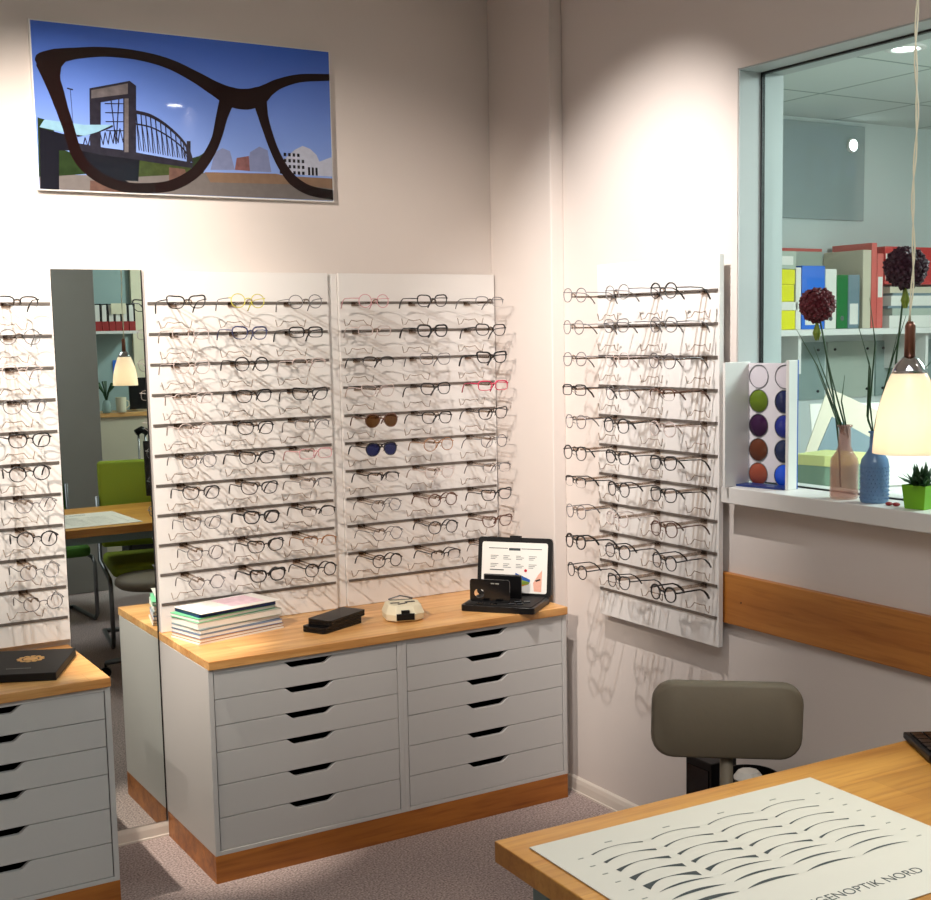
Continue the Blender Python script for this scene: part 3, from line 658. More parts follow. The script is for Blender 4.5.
def arc_shape(cx_, cy_, w_, t0_, t1_, sag):
    """cross-section: t0 thickness in the middle, t1 at the ends"""
    n = 16; up, dn = [], []
    for i in range(n+1):
        s = -1+2*i/n; y0 = cy_-sag*s*s; th = t0_+(t1_-t0_)*s*s
        up.append((cx_+s*w_/2, y0+ (th*.25))); dn.append((cx_+s*w_/2*(1-.04*(t1_ > t0_)), y0-th*.75))
    return up, dn
mb = MB(); tick = MB()
zz0, zz1 = .0022, .0026
for c in range(4):
    for r in range(8):
        cx_ = .133+c*.133+(.009 if r > 4 else 0); k4 = (1, .62, .40, .22)[c]
        if r < 5: cy_ = -.078-.0395*r; t0_ = .0016; t1_ = .0016+(.0022+.0040*r)*k4; sg_ = .012
        else: cy_ = -.268-.034*(r-5); t1_ = .0006; t0_ = .0030+.0028*(r-4)*k4; sg_ = .010
        up, dn = arc_shape(cx_, cy_, .115, t0_, t1_, sg_); n = len(up)
        vs = [(a, b, zz1) for a, b in up]+[(a, b, zz1) for a, b in dn]
        mb.add(vs, [(i, i+1, n+i+1, n+i) for i in range(n-1)])
    tick.box(.128+c*.133, .144+c*.133, -.058, -.055, zz0, zz1)
for r in range(8): tick.box(.045, .056, -.095-.038*r, -.092-.038*r, zz0, zz1); tick.box(.630, .641, -.080-.037*r, -.077-.037*r, zz0, zz1)
mb.build('lens_profile_print', 'ink', mat, fixn=False); tick.build('number_print', 'ink_grey', mat)
cu = bpy.data.curves.new('lettering', 'FONT'); cu.body = 'AUGENOPTIK NORD'; cu.size = .030; cu.align_x = 'RIGHT'; cu.extrude = .0002; cu.space_character = 1.0; cu.offset = -.0003
co = bpy.data.objects.new('tmp_lettering', cu); COL.objects.link(co); bpy.context.view_layer.update()
me = bpy.data.meshes.new_from_object(co.evaluated_get(bpy.context.evaluated_depsgraph_get())); bpy.data.objects.remove(co)
me.materials.clear(); me.materials.append(M['ink'])
o = bpy.data.objects.new('lettering', me); COL.objects.link(o); o.parent = mat; o.location = (.524, -.452, .0025)
# keyboard
kb = thing('keyboard', 'black keyboard at the right edge of the desk', 'keyboard', (1.012, -2.284, DZT+.001), -1.05+PI/2-.55)
kb.rotation_euler[2] = .0
kb.rotation_euler[2] = -.54
MB().box(0, .44, -.17, 0, .003, .018).build('keyboard_body', 'black', kb, bevel=.003)
mb = MB()
for r in range(5):
    for c in range(14): mb.box(.010+c*.030, .035+c*.030, -.040-r*.026, -.018-r*.026, .018, .023)
mb.build('keys', 'black_gloss', kb)
# monitor behind the chart's far end (seen in the mirror)
mo = thing('monitor', 'black computer monitor standing on the right of the desk', 'monitor', (1.10, -2.90, DZT+.001), .15)
MB().prism(circ(.11, 24), 'z', 0, .012).build('monitor_base', 'black', mo, bevel=.002)
MB().box(-.02, .02, -.03, -.01, .01, .22).build('monitor_stem', 'black', mo)
sc_ = MB().box(-.25, .25, -.012, .012, 0, .31).build('screen_panel', 'black', mo, bevel=.003, loc=(0, .01, .06)); sc_.rotation_euler[0] = .1

# pendant lamp
lp = thing('pendant_lamp', 'lit pendant lamp with opal glass shade hanging over the desk', 'lamp', (.664, -2.575, 1.455))
prof = [(.0645, 0), (.064, .012), (.0615, .040), (.0565, .075), (.049, .105), (.040, .132), (.032, .150), (.026, .156)]
inner = [(r_-.003, z_) for r_, z_ in reversed(prof)]
MB().lathe(prof+inner, 40, capb=False, capt=False).add([], []).build('lamp_shade', 'opal', lp, smooth=True)
MB().lathe([(.033, .150), (.031, .156), (.026, .166), (.018, .175), (.011, .181)], 28).build('chrome_cap', 'chrome', lp, smooth=True)
MB().lathe([(.0105, .181), (.0095, .238), (.006, .246)], 16).build('socket', 'copper_brown', lp, smooth=True)
path = []
for i in range(60):
    z_ = .245+i*(CE-1.455-.245-.03)/59; path.append((.0022*math.sin(i*.55)+.004*math.sin(i*.11), .0022*math.cos(i*.55), z_))
MB().tube([(x+.0022*math.cos(i*.9), y_+.0022*math.sin(i*.9), z_) for i, (x, y_, z_) in enumerate(path)], .0016, 6).tube([(x-.0022*math.cos(i*.9), y_-.0022*math.sin(i*.9), z_) for i, (x, y_, z_) in enumerate(path)], .0016, 6).build('cord', 'cream', lp, smooth=True)
MB().lathe([(.05, CE-1.455-.03), (.05, CE-1.455)], 24).build('ceiling_rose', 'white', lp)
MB().lathe([(.002, .048), (.012, .052), (.018, .066), (.016, .082), (.011, .095), (.011, .15)], 20).build('bulb', 'bulb', lp, smooth=True)

# ------------------------------------------------------------------ swivel stool
st = thing('swivel_stool', 'grey-brown swivel stool with padded backrest behind the desk', 'stool', (.640, -2.115, 0), -.60)
A = Matrix.Rotation(.60, 3, 'Z')
bp_ = A @ (Vector((.829, -1.90, 0))-Vector((.640, -2.115, 0)))
def pad(w_, h, t_, r_):
    mb = MB(); o2 = []
    for (sc, yy) in ((.86, -t_/2), (.95, -t_*.42), (1, -t_*.2), (1, t_*.2), (.95, t_*.42), (.86, t_/2)):
        o2.append([(a*1-(1-sc)*math.copysign(1, a)*w_*.16, b-(1-sc)*math.copysign(1, b)*w_*.16, yy) for a, b in rrect(w_, h, r_, 6)])
    k = len(o2[0]); vs = [(a, yy+.16*a*a*1.2, b) for ring in o2 for a, b, yy in ring]
    return mb.add(vs, [tuple(range(k)), tuple(range(5*k, 6*k))]+[(r*k+i, r*k+(i+1) % k, (r+1)*k+(i+1) % k, (r+1)*k+i) for r in range(5) for i in range(k)])
b_ = pad(.369, .190, .050, .052).build('backrest', 'stool_pad', st, smooth=True, loc=(bp_.x, bp_.y, .738))
b_.rotation_euler = (0, .03, 0)
MB().tube([(bp_.x, bp_.y+.01, .70), (bp_.x, bp_.y+.01, .50), (bp_.x*.8, bp_.y*.8, .455), (0, 0, .44)], .0165, 12).build('backrest_post', 'stool_pad', st, smooth=True)
MB().lathe([(.10, .455), (.185, .462), (.205, .478), (.205, .495), (.192, .512), (.12, .520), (.01, .522)], 36).build('seat', 'stool_pad', st, smooth=True)
MB().lathe([(.022, .10), (.022, .30), (.014, .30), (.014, .455)], 16).build('gas_column', 'chrome', st, smooth=True)
for i in range(5):
    a = 2*PI*i/5+.35; c, s = math.cos(a), math.sin(a)
    MB().tube([(.02*c, .02*s, .12), (.15*c, .15*s, .095), (.27*c, .27*s, .075)], .016, 8, rr=[.02, .016, .012]).build('base_arm', 'steel', st, smooth=True)
    MB().tube([(.27*c-.012*s, .27*s+.012*c, .028), (.27*c+.012*s, .27*s-.012*c, .028)], .0275, 14).tube([(.27*c, .27*s, .03), (.27*c, .27*s, .075)], .006, 6).build('caster', 'black', st, smooth=False)
# computer tower + bin on the floor by the right wall
t = thing('computer_tower', 'black computer tower on the floor against the right wall behind the stool', 'computer', (1.25, -1.365, 0), 0)
MB().box(-.045, .055, -.055, .06, .008, .414).build('tower_case', 'black', t, bevel=.003)
MB().box(-.048, -.045, -.045, .05, .29, .39).build('front_panel', 'black_gloss', t)
t = thing('waste_bin', 'round black bin with a white crumpled sheet inside, right of the computer tower', 'bin', (1.24, -1.545, 0))
MB().lathe([(.07, .002), (.085, .40), (.083, .415), (.079, .415), (.066, .01)], 28, capt=True).build('bin_body', 'black', t, smooth=False)
o = MB().lathe([(.005, .38), (.035, .39), (.045, .405), (.03, .425), (.004, .43)], 9).build('crumpled_sheet', 'paper', None, loc=(1.235, -1.545, 0)); tag(o, 'crumpled white paper lying in the round black bin', 'paper')

# ------------------------------------------------------------------ window sill
S = SZ+.0005
t = thing('lens_sample_case', 'white upright case of round tinted sample lenses at the left end of the sill', 'sample case', (1.40, -1.437, S), .19)
MB().box(-.055, .070, .108, .117, 0, .372).build('side_panel', 'white', t, bevel=.001)
MB().box(.006, .049, -.073, -.062, 0, .378).build('side_panel', 'white', t, bevel=.001)
MB().box(.0491, .054, -.073, -.062, 0, .378).build('edge_strip', 'blue_edge', t)
MB().box(.060, .070, -.060, .108, .012, .368).build('tray', 'lens_tray', t)
MB().box(.0, .060, -.061, .108, 0, .006).build('base_strip', 'navy', t)
tints = [('lens', 'lens'), ('tg', 'tb'), ('tp', 'tn'), ('tr', 'td'), ('tc', 'tbl')]
for n_, c in dict(tg=C8(84, 104, 26), tb=C8(30, 36, 74), tp=C8(46, 16, 50), tn=C8(34, 44, 124), tr=C8(86, 44, 26), td=C8(32, 42, 72), tc=C8(134, 64, 46), tbl=C8(30, 80, 200)).items(): paint(n_, c, .06, var=.03)
TL = dict(lens='clear', tg='olive green', tb='dark indigo', tp='dark plum', tn='deep blue', tr='brown', td='blue-grey', tc='copper brown', tbl='bright blue')
for r in range(5):
    for c in range(2):
        mt = tints[r][c]; y_ = .070-c*.092; zz = .328-r*.0735
        prof = [(.0, .0085), (.012, .0078), (.024, .0052), (.0330, .0)]
        mb = MB(); n = 28
        vs = [(.0595-d, y_+q*math.cos(2*PI*j/n), zz+q*1.02*math.sin(2*PI*j/n)) for q, d in reversed(prof) for j in range(n)]
        k = len(prof); mb.add(vs, [(i*n+j, i*n+(j+1) % n, (i+1)*n+(j+1) % n, (i+1)*n+j) for i in range(k-1) for j in range(n)])
        o = mb.build('sample_lens', mt, t, smooth=True); o['label'] = TL[mt]+' round sample lens'
        mb = MB().tube([(.0585, y_+.0338*math.cos(2*PI*j/n), zz+.0343*math.sin(2*PI*j/n)) for j in range(n)], .0012, 5, closed=True); mb.build('lens_rim', 'steel', o)
# bottles
t = thing('glass_bottle', 'pinkish clear glass bottle with narrow neck on the window sill', 'bottle', (1.412, -1.728, S))
out_ = [(.0355, 0), (.0385, .004), (.0385, .10), (.036, .112), (.024, .130), (.0175, .145), (.0165, .185), (.0165, .196), (.0215, .199), (.0215, .203), (.0165, .204)]
inn = [(r_-.003, z_+(.004 if z_ < .01 else 0)) for r_, z_ in reversed(out_)]
MB().lathe(out_+inn, 32, capb=False, capt=True).build('bottle_glass', 'pink_glass', t, smooth=True)
t = thing('glass_bottle', 'frosted blue glass bottle with dotted relief on the window sill', 'bottle', (1.412, -1.835, S))
out_ = [(.034, 0), (.0375, .004), (.0375, .102), (.035, .116), (.022, .135), (.015, .15), (.0135, .185), (.018, .188), (.018, .192), (.0135, .193)]
inn = [(r_-.003, z_+(.004 if z_ < .01 else 0)) for r_, z_ in reversed(out_)]
MB().lathe(out_+inn, 32, capb=False, capt=True).build('bottle_glass', 'blue_glass', t, smooth=True)
mb = MB()
for r in range(9):
    for j in range(24):
        a = 2*PI*(j+.5*(r % 2))/24; q = .0375
        mb.tube([(q*math.cos(a), q*math.sin(a), .012+r*.0105), ((q+.0022)*math.cos(a), (q+.0022)*math.sin(a), .012+r*.0105)], .002, 5, rr=[.0026, .0008])
mb.build('relief_dots', 'blue_glass', t)
# allium flowers
def ball(r_, n, seed, mat):
    rnd = random.Random(seed); mb = MB()
    for i in range(n):
        z_ = 1-2*(i+.5)/n; a = i*2.399963; q = math.sqrt(1-z_*z_); d_ = Vector((q*math.cos(a), q*math.sin(a), z_))
        p_ = d_*r_*rnd.uniform(.9, 1.04); u = d_.orthogonal().normalized(); w_ = d_.cross(u); s = r_*.16
        b_ = d_*r_*.82
        vs = [p_+d_*s*.6]+[p_*.97+(u*math.cos(2*PI*j/5+i)+w_*math.sin(2*PI*j/5+i))*s for j in range(5)]+[b_]
        mb.add(vs, [(0, 1+j, 1+(j+1) % 5) for j in range(5)]+[(6, 1+(j+1) % 5, 1+j) for j in range(5)])
    mb.lathe([(.001, -r_*.86), (r_*.5, -r_*.74), (r_*.86, 0), (r_*.5, r_*.74), (.001, r_*.86)], 16)
    return mb
def flower(lb, base, top, r_, mat, seed, nblade):
    b = Vector(base); tp = Vector(top); t_ = thing('allium_flower', lb, 'flower', base, 0, 'ball-headed flowers in bottles')
    d_ = tp-b; rnd = random.Random(seed)
    mid = d_*.5+Vector((0, -.012, 0))
    MB().tube([Vector((0, .012, .01)), d_*.25+Vector((0, -.006, 0)), mid, d_*.8+Vector((0, -.006, 0)), d_], .0026, 8).build('stem', 'leaf', t_, smooth=True)
    ball(r_, 190, seed, mat).build('flower_head', mat, t_, loc=d_, fixn=False)
    mb = MB()
    for i in range(5):
        a = i*1.257; e = d_-Vector((0, 0, r_*.9)); mb.tube([e, e+Vector((.008*math.cos(a), .008*math.sin(a), -.035)), e+Vector((.004*math.cos(a), .004*math.sin(a), -.055))], .004, 5, rr=[.002, .0045, .001])
    mb.build('bract', 'leaf_light', t_)
    for i in range(nblade):
        s = rnd.uniform(-1, 1); L = rnd.uniform(.62, .95); oy = -.10*s-.02
        q = [Vector((0, .006, .16)), Vector((.01*s, oy*.25, d_.z*L*.45)), Vector((.015*s, oy*.6+d_.y*.4, d_.z*L*.75)), Vector((.02*s, oy*1.3+d_.y*.6, d_.z*L*.97))]
        MB().tube(q, .0016, 5, rr=[.0018, .0026, .002, .0006]).build('leaf_blade', 'leaf', t_, smooth=True)
flower('dark red ball flower with thin green leaves standing in the pinkish bottle', (1.412, -1.728, S+.02), (1.415, -1.618, 1.755), .048, 'bloom', 3, 5)
flower('dark purple ball flower with thin green leaves standing in the blue bottle', (1.412, -1.835, S+.02), (1.415, -1.925, 1.842), .054, 'bloom_dark', 9, 6)
# green pot
t = thing('plant_pot', 'small square lime green pot with dark leafy plant on the sill', 'potted plant', (1.410, -1.990, S), .15)
a = [(-.028, -.028), (.028, -.028), (.028, .028), (-.028, .028)]; b = [(x*1.22, y_*1.22) for x, y_ in a]
MB().add([(x, y_, 0) for x, y_ in a]+[(x, y_, .062) for x, y_ in b]+[(x*.88, y_*.88, .062) for x, y_ in b]+[(x*.88, y_*.88, .050) for x, y_ in b],
    [(3, 2, 1, 0)]+[(i, (i+1) % 4, 4+(i+1) % 4, 4+i) for i in range(4)]+[(4+i, 4+(i+1) % 4, 8+(i+1) % 4, 8+i) for i in range(4)]+[(8+i, 8+(i+1) % 4, 12+(i+1) % 4, 12+i) for i in range(4)]+[(12, 13, 14, 15)]).build('pot', 'leaf_lime', t)
mb = MB(); rnd = random.Random(2)
for i in range(60):
    a = rnd.uniform(0, 2*PI); el = rnd.uniform(.1, 1.4); L = rnd.uniform(.02, .042); c0 = Vector((rnd.uniform(-.015, .015), rnd.uniform(-.015, .015), .055))
    d_ = Vector((math.cos(a)*math.cos(el), math.sin(a)*math.cos(el), math.sin(el))); s_ = d_.cross(Vector((0, 0, 1))).normalized()*.007; m_ = c0+d_*L
    mb.add([c0, m_+s_, c0+d_*L*1.7, m_-s_, m_+Vector((0, 0, .003))], [(0, 1, 4), (1, 2, 4), (2, 3, 4), (3, 0, 4)])
mb.build('foliage', 'leaf', t, fixn=False)
for i, (x, y_) in enumerate(((1.39, -1.905), (1.395, -1.925))):
    o = MB().lathe([(.004, 0), (.009, .002), (.010, .006), (.006, .009), (.001, .010)], 12).build('pebble', 'dark_red', None, smooth=True, loc=(x, y_, S)); tag(o, ('left' if i == 0 else 'right')+' of two small dark red pebbles on the sill beside the blue bottle', 'pebble', 'red pebbles on the sill')

# ------------------------------------------------------------------ office behind the window
t = thing('wall_shelf', 'long white shelf of binders on the office wall behind the window', 'shelf', (3.0, OY, 1.655), 0)
MB().box(0, 2.4, -.32, 0, 0, .03).build('board', 'white', t, bevel=.002)
for x in (.2, 1.1, 2.1): MB().box(x, x+.02, -.28, 0, -.18, 0).build('shelf_support', 'white', t)
def binder(name, lb, x0, x1, z1_, mat, y0=.2, y1=.46, z0=1.686, label_=None, cat='binder', ring=True, grp='binders on the office shelf'):
    t_ = thing(name, lb, cat, ((x0+x1)/2, y0, z0), 0, grp); h = (x1-x0)/2
    MB().box(-h, h, 0, y1-y0, 0, z1_-z0).build('cover', mat, t_, bevel=.002)
    if label_: MB().box(-h*.7, h*.7, -.0015, 0, label_[0], label_[1]).build('spine_label', 'paper', t_)
    if ring and h > .03: MB().prism(circ(.012, 14, 0, .05), 'y', -.0012, .0).build('finger_ring', 'steel', t_)
    return t_
binder('card_box', 'lowest yellow-spined box at the left end of the office shelf', 3.035, 3.158, 1.775, 'yellow', cat='box', ring=False, grp='yellow boxes on the office shelf')
binder('card_box', 'flat white box between the yellow boxes on the office shelf', 3.035, 3.175, 1.815, 'paper', z0=1.776, cat='box', ring=False, grp='yellow boxes on the office shelf')
binder('card_box', 'middle yellow box in the pile on the office shelf', 3.035, 3.150, 1.895, 'yellow', z0=1.816, cat='box', ring=False, grp='yellow boxes on the office shelf')
binder('card_box', 'top yellow box in the pile on the office shelf', 3.035, 3.155, 1.965, 'yellow', z0=1.896, cat='box', ring=False, grp='yellow boxes on the office shelf')
binder('card_box', 'grey box with small white label on top of the yellow boxes', 3.035, 3.16, 2.05, 'grey_green', z0=1.966, label_=(.02, .06), cat='box', ring=False, grp='yellow boxes on the office shelf')
binder('binder', 'narrow white binder between the yellow boxes and the blue binder', 3.162, 3.195, 1.975, 'paper', ring=False)
binder('binder', 'bright blue binder on the office shelf', 3.20, 3.352, 1.984, 'blue', label_=(.02, .05))
binder('binder', 'white binder right of the blue one on the office shelf', 3.356, 3.43, 1.97, 'paper')
binder('binder', 'dark green binder on the office shelf', 3.434, 3.508, 1.943, 'green')
binder('binder', 'slate grey binder with white label right of the green one', 3.511, 3.59, 1.944, 'slate', label_=(.02, .12))
binder('binder', 'pale beige folder right of the slate grey binder', 3.612, 3.668, 2.065, 'beige', ring=False)
binder('binder', 'narrow salmon red binder, tallest of the red ones', 3.672, 3.708, 2.10, 'salmon', ring=False)
binder('binder', 'narrow salmon red binder, shorter, right of the tallest red one', 3.711, 3.755, 2.05, 'salmon', ring=False, label_=(.15, .25))
t = thing('folder', 'large pale grey folder with red top edge leaning behind the coloured binders', 'folder', (3.435, .47, 1.686)); MB().box(-.175, .175, -.006, .012, 0, .385).build('cover', 'grey_green', t); MB().box(-.15, .172, -.004, .012, .386, .40).build('top_edge', 'salmon', t)
t = thing('archive_box', 'big dark red archive box with white label on the right of the office shelf', 'box', (4.06, .2, 1.90)); MB().box(-.295, .30, 0, .25, 0, .185).build('box_body', 'red', t, bevel=.002); MB().box(-.290, -.245, -.0015, 0, .02, .15).build('label_strip', 'paper', t)
z_ = 1.686
for i, (h, mt, dx, lb) in enumerate([(.06, 'paper', 0, 'thick white bottom'), (.035, 'grey_green', .02, 'pale green-grey'), (.012, 'slate', -.01, 'thin slate'), (.05, 'paper', .01, 'thick white upper'), (.012, 'slate', .02, 'thin dark upper'), (.03, 'beige', 0, 'beige top')]):
    o = MB().box(-.28, .28, 0, .24, 0, h).build('paper_pile', mt, None, loc=(4.09+dx, .205, z_)); z_ += h+.0005
    tag(o, f'{lb} layer of the flat paper piles under the red archive box', 'paper pile', 'paper piles on the office shelf')
# glossy grey board on the wall
t = thing('wall_board', 'plain grey board high on the office wall above the binders', 'board', (3.33, OY, 2.235)); MB().box(0, .60, -.012, 0, 0, .475).build('board', 'board_grey', t, bevel=.002)
# panels with hooks below the shelf
for i, (x, w_, mt) in enumerate(((3.0, .66, 'frost'), (3.68, .34, 'grey_green'), (4.04, .5, 'frost'))):
    t = thing('notice_board', ('wide frosted', 'pale papered', 'right frosted')[i]+' panel with dark fixing dots under the office shelf', 'panel', (x, OY, 1.33), 0, 'panels under the office shelf')
    MB().box(0, w_, -.012, 0, 0, .29).build('panel', mt, t)
    for dx in (.05, w_-.05):
        for dz in (.04, .25): MB().prism(circ(.007, 10, dx, dz), 'y', -.018, 0).build('fixing', 'black', t)
# desk in the office with boards and boxes
t = thing('office_desk', 'white desk in the office just behind the window', 'desk', (2.6, -1.55, 0)); MB().box(-.75, .9, -.6, 1.45, 1.03, 1.06).build('desk_top', 'white', t)
for x in (-.72, .82):
    for y_ in (-.55, 1.38): MB().box(x, x+.05, y_, y_+.05, 0, 1.03).build('leg', 'steel', t)
t = thing('lens_box', 'grey-green box with pale yellow lid behind the sample case', 'box', (1.90, -1.22, 1.061), .2); MB().box(-.09, .09, -.075, .075, 0, .185).build('box_body', 'box_green', t); MB().box(-.094, .094, -.08, .08, .186, .22).build('box_lid', 'box_lid', t)
def lean(name, lb, loc, w_, h, rz, rx, mat, ry=0):
    t_ = thing(name, lb, 'sheet', loc, rz, 'leaning sheets on the office desk'); t_.rotation_euler[0] = rx; t_.rotation_euler[1] = ry
    MB().box(-w_/2, w_/2, 0, .006, 0, h).build('sheet', mat, t_)
lean('leaning_sheet', 'pale beige sheet leaning behind the sample case, seen through the window', (2.35, -.83, 1.13), .30, .32, -.5, -.35, 'beige', .45)
lean('leaning_sheet', 'large white board leaning on the office desk behind the bottles', (2.75, -.75, 1.065), .62, .34, -.5, -.3, 'paper', .0)
lean('leaning_sheet', 'dark green-grey triangular sheet beside the lens box', (2.15, -1.0, 1.12), .22, .24, -.5, -.3, 'slate', .5)
t = thing('tumbler', 'square grey-green glass jar on the office desk behind the hanging lamp', 'jar', (2.35, -1.50, 1.061), .3); MB().prism(rrect(.10, .10, .02, 4), 'z', 0, .16).build('jar_body', 'frost', t, bevel=.004)

# ------------------------------------------------------------------ rear of the shop, seen in the mirror
def office_chair(name, lb, loc, rz, mat, wd=.50, bh=.50):
    t_ = thing(name, lb, 'chair', loc, rz, 'green cantilever chairs')      # faces +y
    MB().box(-wd/2, wd/2, -.24, .25, .40, .475).build('seat', mat, t_, bevel=.03, seg=4)
    b_ = MB().box(-wd/2, wd/2, -.03, .03, 0, bh).build('backrest', mat, t_, bevel=.022, seg=4, loc=(0, -.24, .50)); b_.rotation_euler[0] = .10
    for s in (-1, 1):
        x = s*(wd/2+.012)
        MB().tube([(x, -.25, .80), (x, -.24, .42), (x, .22, .39), (x, .26, .36), (x, .26, .05), (x, .22, .014), (x, -.22, .014)], .0125, 10).build('side_frame', 'steel', t_, smooth=True)
    MB().tube([(-wd/2-.012, -.22, .014), (wd/2+.012, -.22, .014)], .0125, 10).build('floor_bar', 'steel', t_, smooth=True)
    return t_
office_chair('cantilever_chair', 'olive green cantilever chair behind the desk, seen in the mirror', (.88, -2.97, 0), .16, 'green_fabric')
office_chair('cantilever_chair', 'leaf green chair left of the olive one, seen at the mirror edge', (.45, -3.80, 0), -.05, 'green_fabric2', .46, .48)
t = thing('counter_cabinet', 'beige counter cabinet with wooden top at the far end, seen in the mirror', 'cabinet', (2.15, -6.05, 0))
MB().box(-.72, .60, -.33, 0, 0, 1.085).build('body', 'beige', t, bevel=.002); MB().box(-.74, .62, -.345, .02, 1.086, 1.12).build('counter_top', 'worktop', t, bevel=.002)
t = thing('display_screen', 'black screen standing on the far counter, seen in the mirror', 'screen', (1.93, -6.12, 1.121)); MB().box(-.23, .23, 0, .02, .015, .27).build('screen_panel', 'black', t, bevel=.003); MB().box(-.06, .06, -.05, .06, 0, .014).build('screen_foot', 'black', t)
t = thing('mug', 'pale mug on the far counter, seen in the mirror', 'mug', (1.615, -6.05, 1.121)); MB().lathe([(.034, 0), (.038, .01), (.042, .12), (.038, .12), (.034, .012)], 20).build('mug_body', 'cream', t, smooth=False); MB().tube([(.04, 0, .095), (.062, 0, .085), (.064, 0, .05), (.04, 0, .03)], .005, 6).build('handle', 'cream', t, smooth=True)
t = thing('glass_vase', 'small green glass vase with sprigs on the far counter, seen in the mirror', 'vase', (1.50, -6.05, 1.121)); MB().lathe([(.03, 0), (.04, .02), (.03, .08), (.02, .10)], 16).build('vase_body', 'frost', t, smooth=True)
mb = MB(); rnd = random.Random(5)
for i in range(9):
    a = rnd.uniform(0, 6.28); mb.tube([(0, 0, .08), (.02*math.cos(a), .02*math.sin(a), .16), (.06*math.cos(a), .06*math.sin(a), .20+.05*rnd.random())], .006, 5, rr=[.002, .006, .012])
mb.build('sprigs', 'leaf', t)
t = thing('wall_shelf', 'white shelf carrying red file boxes at the far end, seen in the mirror', 'shelf', (2.1, -6.40, 1.745)); MB().box(-.68, -.285, 0, .26, 0, .022).build('board', 'white', t)
for i in range(6):
    x = 1.475+i*.054
    t = thing('file_box', f'white and red file box, {ORD[i] if i else "first"} from left on the far shelf in the mirror', 'file box', (x, -6.36, 1.768), 0, 'red file boxes on the far shelf')
    MB().box(0, .050, 0, .20, 0, .075).build('box_base', 'dark_red', t); MB().box(.002, .036, 0, .20, .075, .205).build('box_spine', 'paper', t); MB().box(.036, .050, 0, .20, .075, .215).build('box_edge', 'black', t)
t = thing('paper_tag', 'cream note hanging in front of the red file boxes, seen in the mirror', 'note', (1.60, -6.15, 1.90)); MB().box(0, .12, 0, .003, 0, .085).build('note', 'cream', t)
o = MB().box(0, .09, 0, .004, 0, .11).build('blue_note', 'blue', None, loc=(1.66, -6.396, 1.42)); tag(o, 'small blue note pinned on the far teal wall, seen in the mirror', 'note')
t = thing('trolley_handle', 'chrome telescopic trolley handle with black grip behind the green chair, in the mirror', 'trolley', (1.62, -5.55, 0))
MB().box(-.17, .17, -.11, .11, .04, .55).build('case_body', 'black', t, bevel=.02)
for s in (-1, 1): MB().tube([(s*.026, 0, .55), (s*.026, 0, .98)], .0085, 8).build('rod', 'chrome', t, smooth=True)
MB().tube([(-.045, 0, .985), (0, 0, 1.01), (.045, 0, .985)], .028, 10).build('grip', 'black', t, smooth=True)
for s in (-1, 1): MB().tube([(s*.13, -.09, .03), (s*.17, -.09, .03)], .03, 12).build('wheel', 'black', t)

# ------------------------------------------------------------------ lights
def aim(o, tgt): o.rotation_euler = (Vector(tgt)-Vector(o.location)).to_track_quat('-Z', 'Y').to_euler()
def spot(name, loc, tgt, power, size, blend, col, rad=.03):
    l = bpy.data.lights.new(name, 'SPOT'); l.energy = power; l.spot_size = math.radians(size); l.spot_blend = blend; l.color = col; l.shadow_soft_size = rad
    o = bpy.data.objects.new(name, l); COL.objects.link(o); o.location = loc; aim(o, tgt); return o
def area(name, loc, tgt, power, sx_, sy_, col):
    l = bpy.data.lights.new(name, 'AREA'); l.energy = power; l.shape = 'RECTANGLE'; l.size = sx_; l.size_y = sy_; l.color = col
    o = bpy.data.objects.new(name, l); COL.objects.link(o); o.location = loc; aim(o, tgt); return o
WARM = (1, .90, .80)
def fixture(x, y_, lb, z_=CE, mat_='bulb'):
    t_ = thing('ceiling_downlight', lb, 'ceiling light', (x, y_, z_), 0, 'round ceiling downlights')
    MB().lathe([(.075, 0), (.075, -.008), (.055, -.010), (.052, -.002), (.052, 0)], 28, capb=False, capt=False).build('trim_ring', 'white', t_, smooth=True)
    MB().lathe([(.050, -.003), (.001, -.003)], 28, capb=False, capt=False).build('lamp_disc', mat_, t_, smooth=False)
fixture(1.325, -3.57, 'round lit ceiling downlight behind the desk near the window')
fixture(2.68, -.83, 'round lit downlight recessed in the office ceiling', 2.729, 'bulb_room')
spot('spot_rack_wall', (-1.9, -1.85, 3.05), (.48, 0, 1.42), 400, 45, .7, (1, .89, .79), .014)
spot('spot_left_wall', (-.55, -1.4, 3.05), (-.28, 0, 1.76), 215, 56, 1., WARM, .025)
spot('spot_right_wall', (.24, -1.50, 3.05), (1.407, -.80, 1.66), 280, 56, 1., (1, .94, .90), .022)
spot('spot_cabinet_side', (-.95, -.62, 3.05), (0, -.27, .45), 420, 17, .8, (1, .90, .78), .02)
area('shop_fill_light', (-.6, -3.6, 3.08), (-.6, -3.6, 0), 42, 1.2, 1.2, (.96, .98, 1))  # added fill for the shop's general light, no such panel is there
area('shop_fill_light', (3.1, -4.9, 3.08), (2.0, -5.5, 0), 90, .5, .5, (.85, 1, .98))  # added fill that brightens the rear of the shop in the mirror
area('office_ceiling_light', (3.2, -2.3, 2.70), (3.2, -2.0, 0), 170, 1.2, 1.2, (.93, 1, .985))
l = bpy.data.lights.new('pendant_bulb', 'POINT'); l.energy = 9; l.color = (1, .90, .74); l.shadow_soft_size = .012
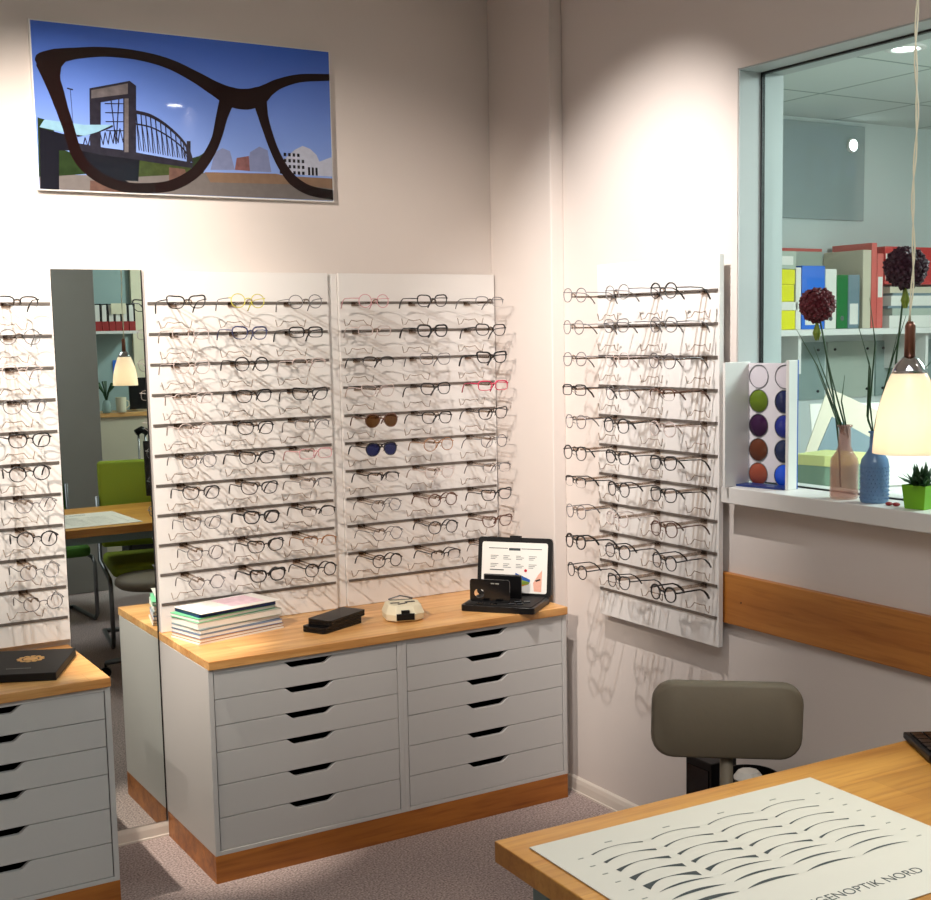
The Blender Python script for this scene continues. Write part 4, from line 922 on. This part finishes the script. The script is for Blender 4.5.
o = bpy.data.objects.new('pendant_bulb', l); COL.objects.link(o); o.location = (.664, -2.575, 1.455+.045)
# glowing disc standing in for a light reflected in the office wall board
t = thing('board_glint', 'small glowing disc imitating a light reflection on the grey office wall board', 'lamp', (3.83, .487, 2.61))
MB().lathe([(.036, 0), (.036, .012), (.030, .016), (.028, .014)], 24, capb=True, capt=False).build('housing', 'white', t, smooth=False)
MB().lathe([(.028, .0135), (.001, .0135)], 24, capb=False, capt=False).build('lamp_disc', 'bulb_room', t)  # rim and disc together make the glint, there is no lamp here
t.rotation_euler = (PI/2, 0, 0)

wld = bpy.data.worlds.new('world'); scn.world = wld; wld.use_nodes = True; wld.node_tree.nodes['Background'].inputs[0].default_value = (.8, .85, .9, 1); wld.node_tree.nodes['Background'].inputs[1].default_value = .3
# ------------------------------------------------------------------ camera
yaw, pitch, roll, f, px, py = -.5522, -.1149, -.0178, 1281.16, 487.75, 481.59
fw = Vector((-math.sin(yaw)*math.cos(pitch), math.cos(yaw)*math.cos(pitch), math.sin(pitch))); rt = Vector((math.cos(yaw), math.sin(yaw), 0)); up = rt.cross(fw)
c, s = math.cos(roll), math.sin(roll); r2 = rt*c+up*s; u2 = -rt*s+up*c
cam = bpy.data.cameras.new('camera'); cam.sensor_width = 36; cam.lens = f*36/931; cam.shift_x = (465.5-px)/931; cam.shift_y = (py-450)/931; cam.clip_start = .05
co = bpy.data.objects.new('camera', cam); COL.objects.link(co)
co.matrix_world = Matrix(((r2.x, u2.x, -fw.x, -1.2703), (r2.y, u2.y, -fw.y, -4.2045), (r2.z, u2.z, -fw.z, 1.692), (0, 0, 0, 1)))
scn.camera = co
scn.view_settings.view_transform = 'Standard'; scn.view_settings.look = 'None'; scn.view_settings.exposure = 0; scn.view_settings.gamma = 1; scn.view_settings.use_curve_mapping = False
scn.cycles.max_bounces = 8; scn.cycles.transparent_max_bounces = 24; scn.cycles.sample_clamp_indirect = 4; scn.cycles.caustics_refractive = False; scn.cycles.caustics_reflective = False
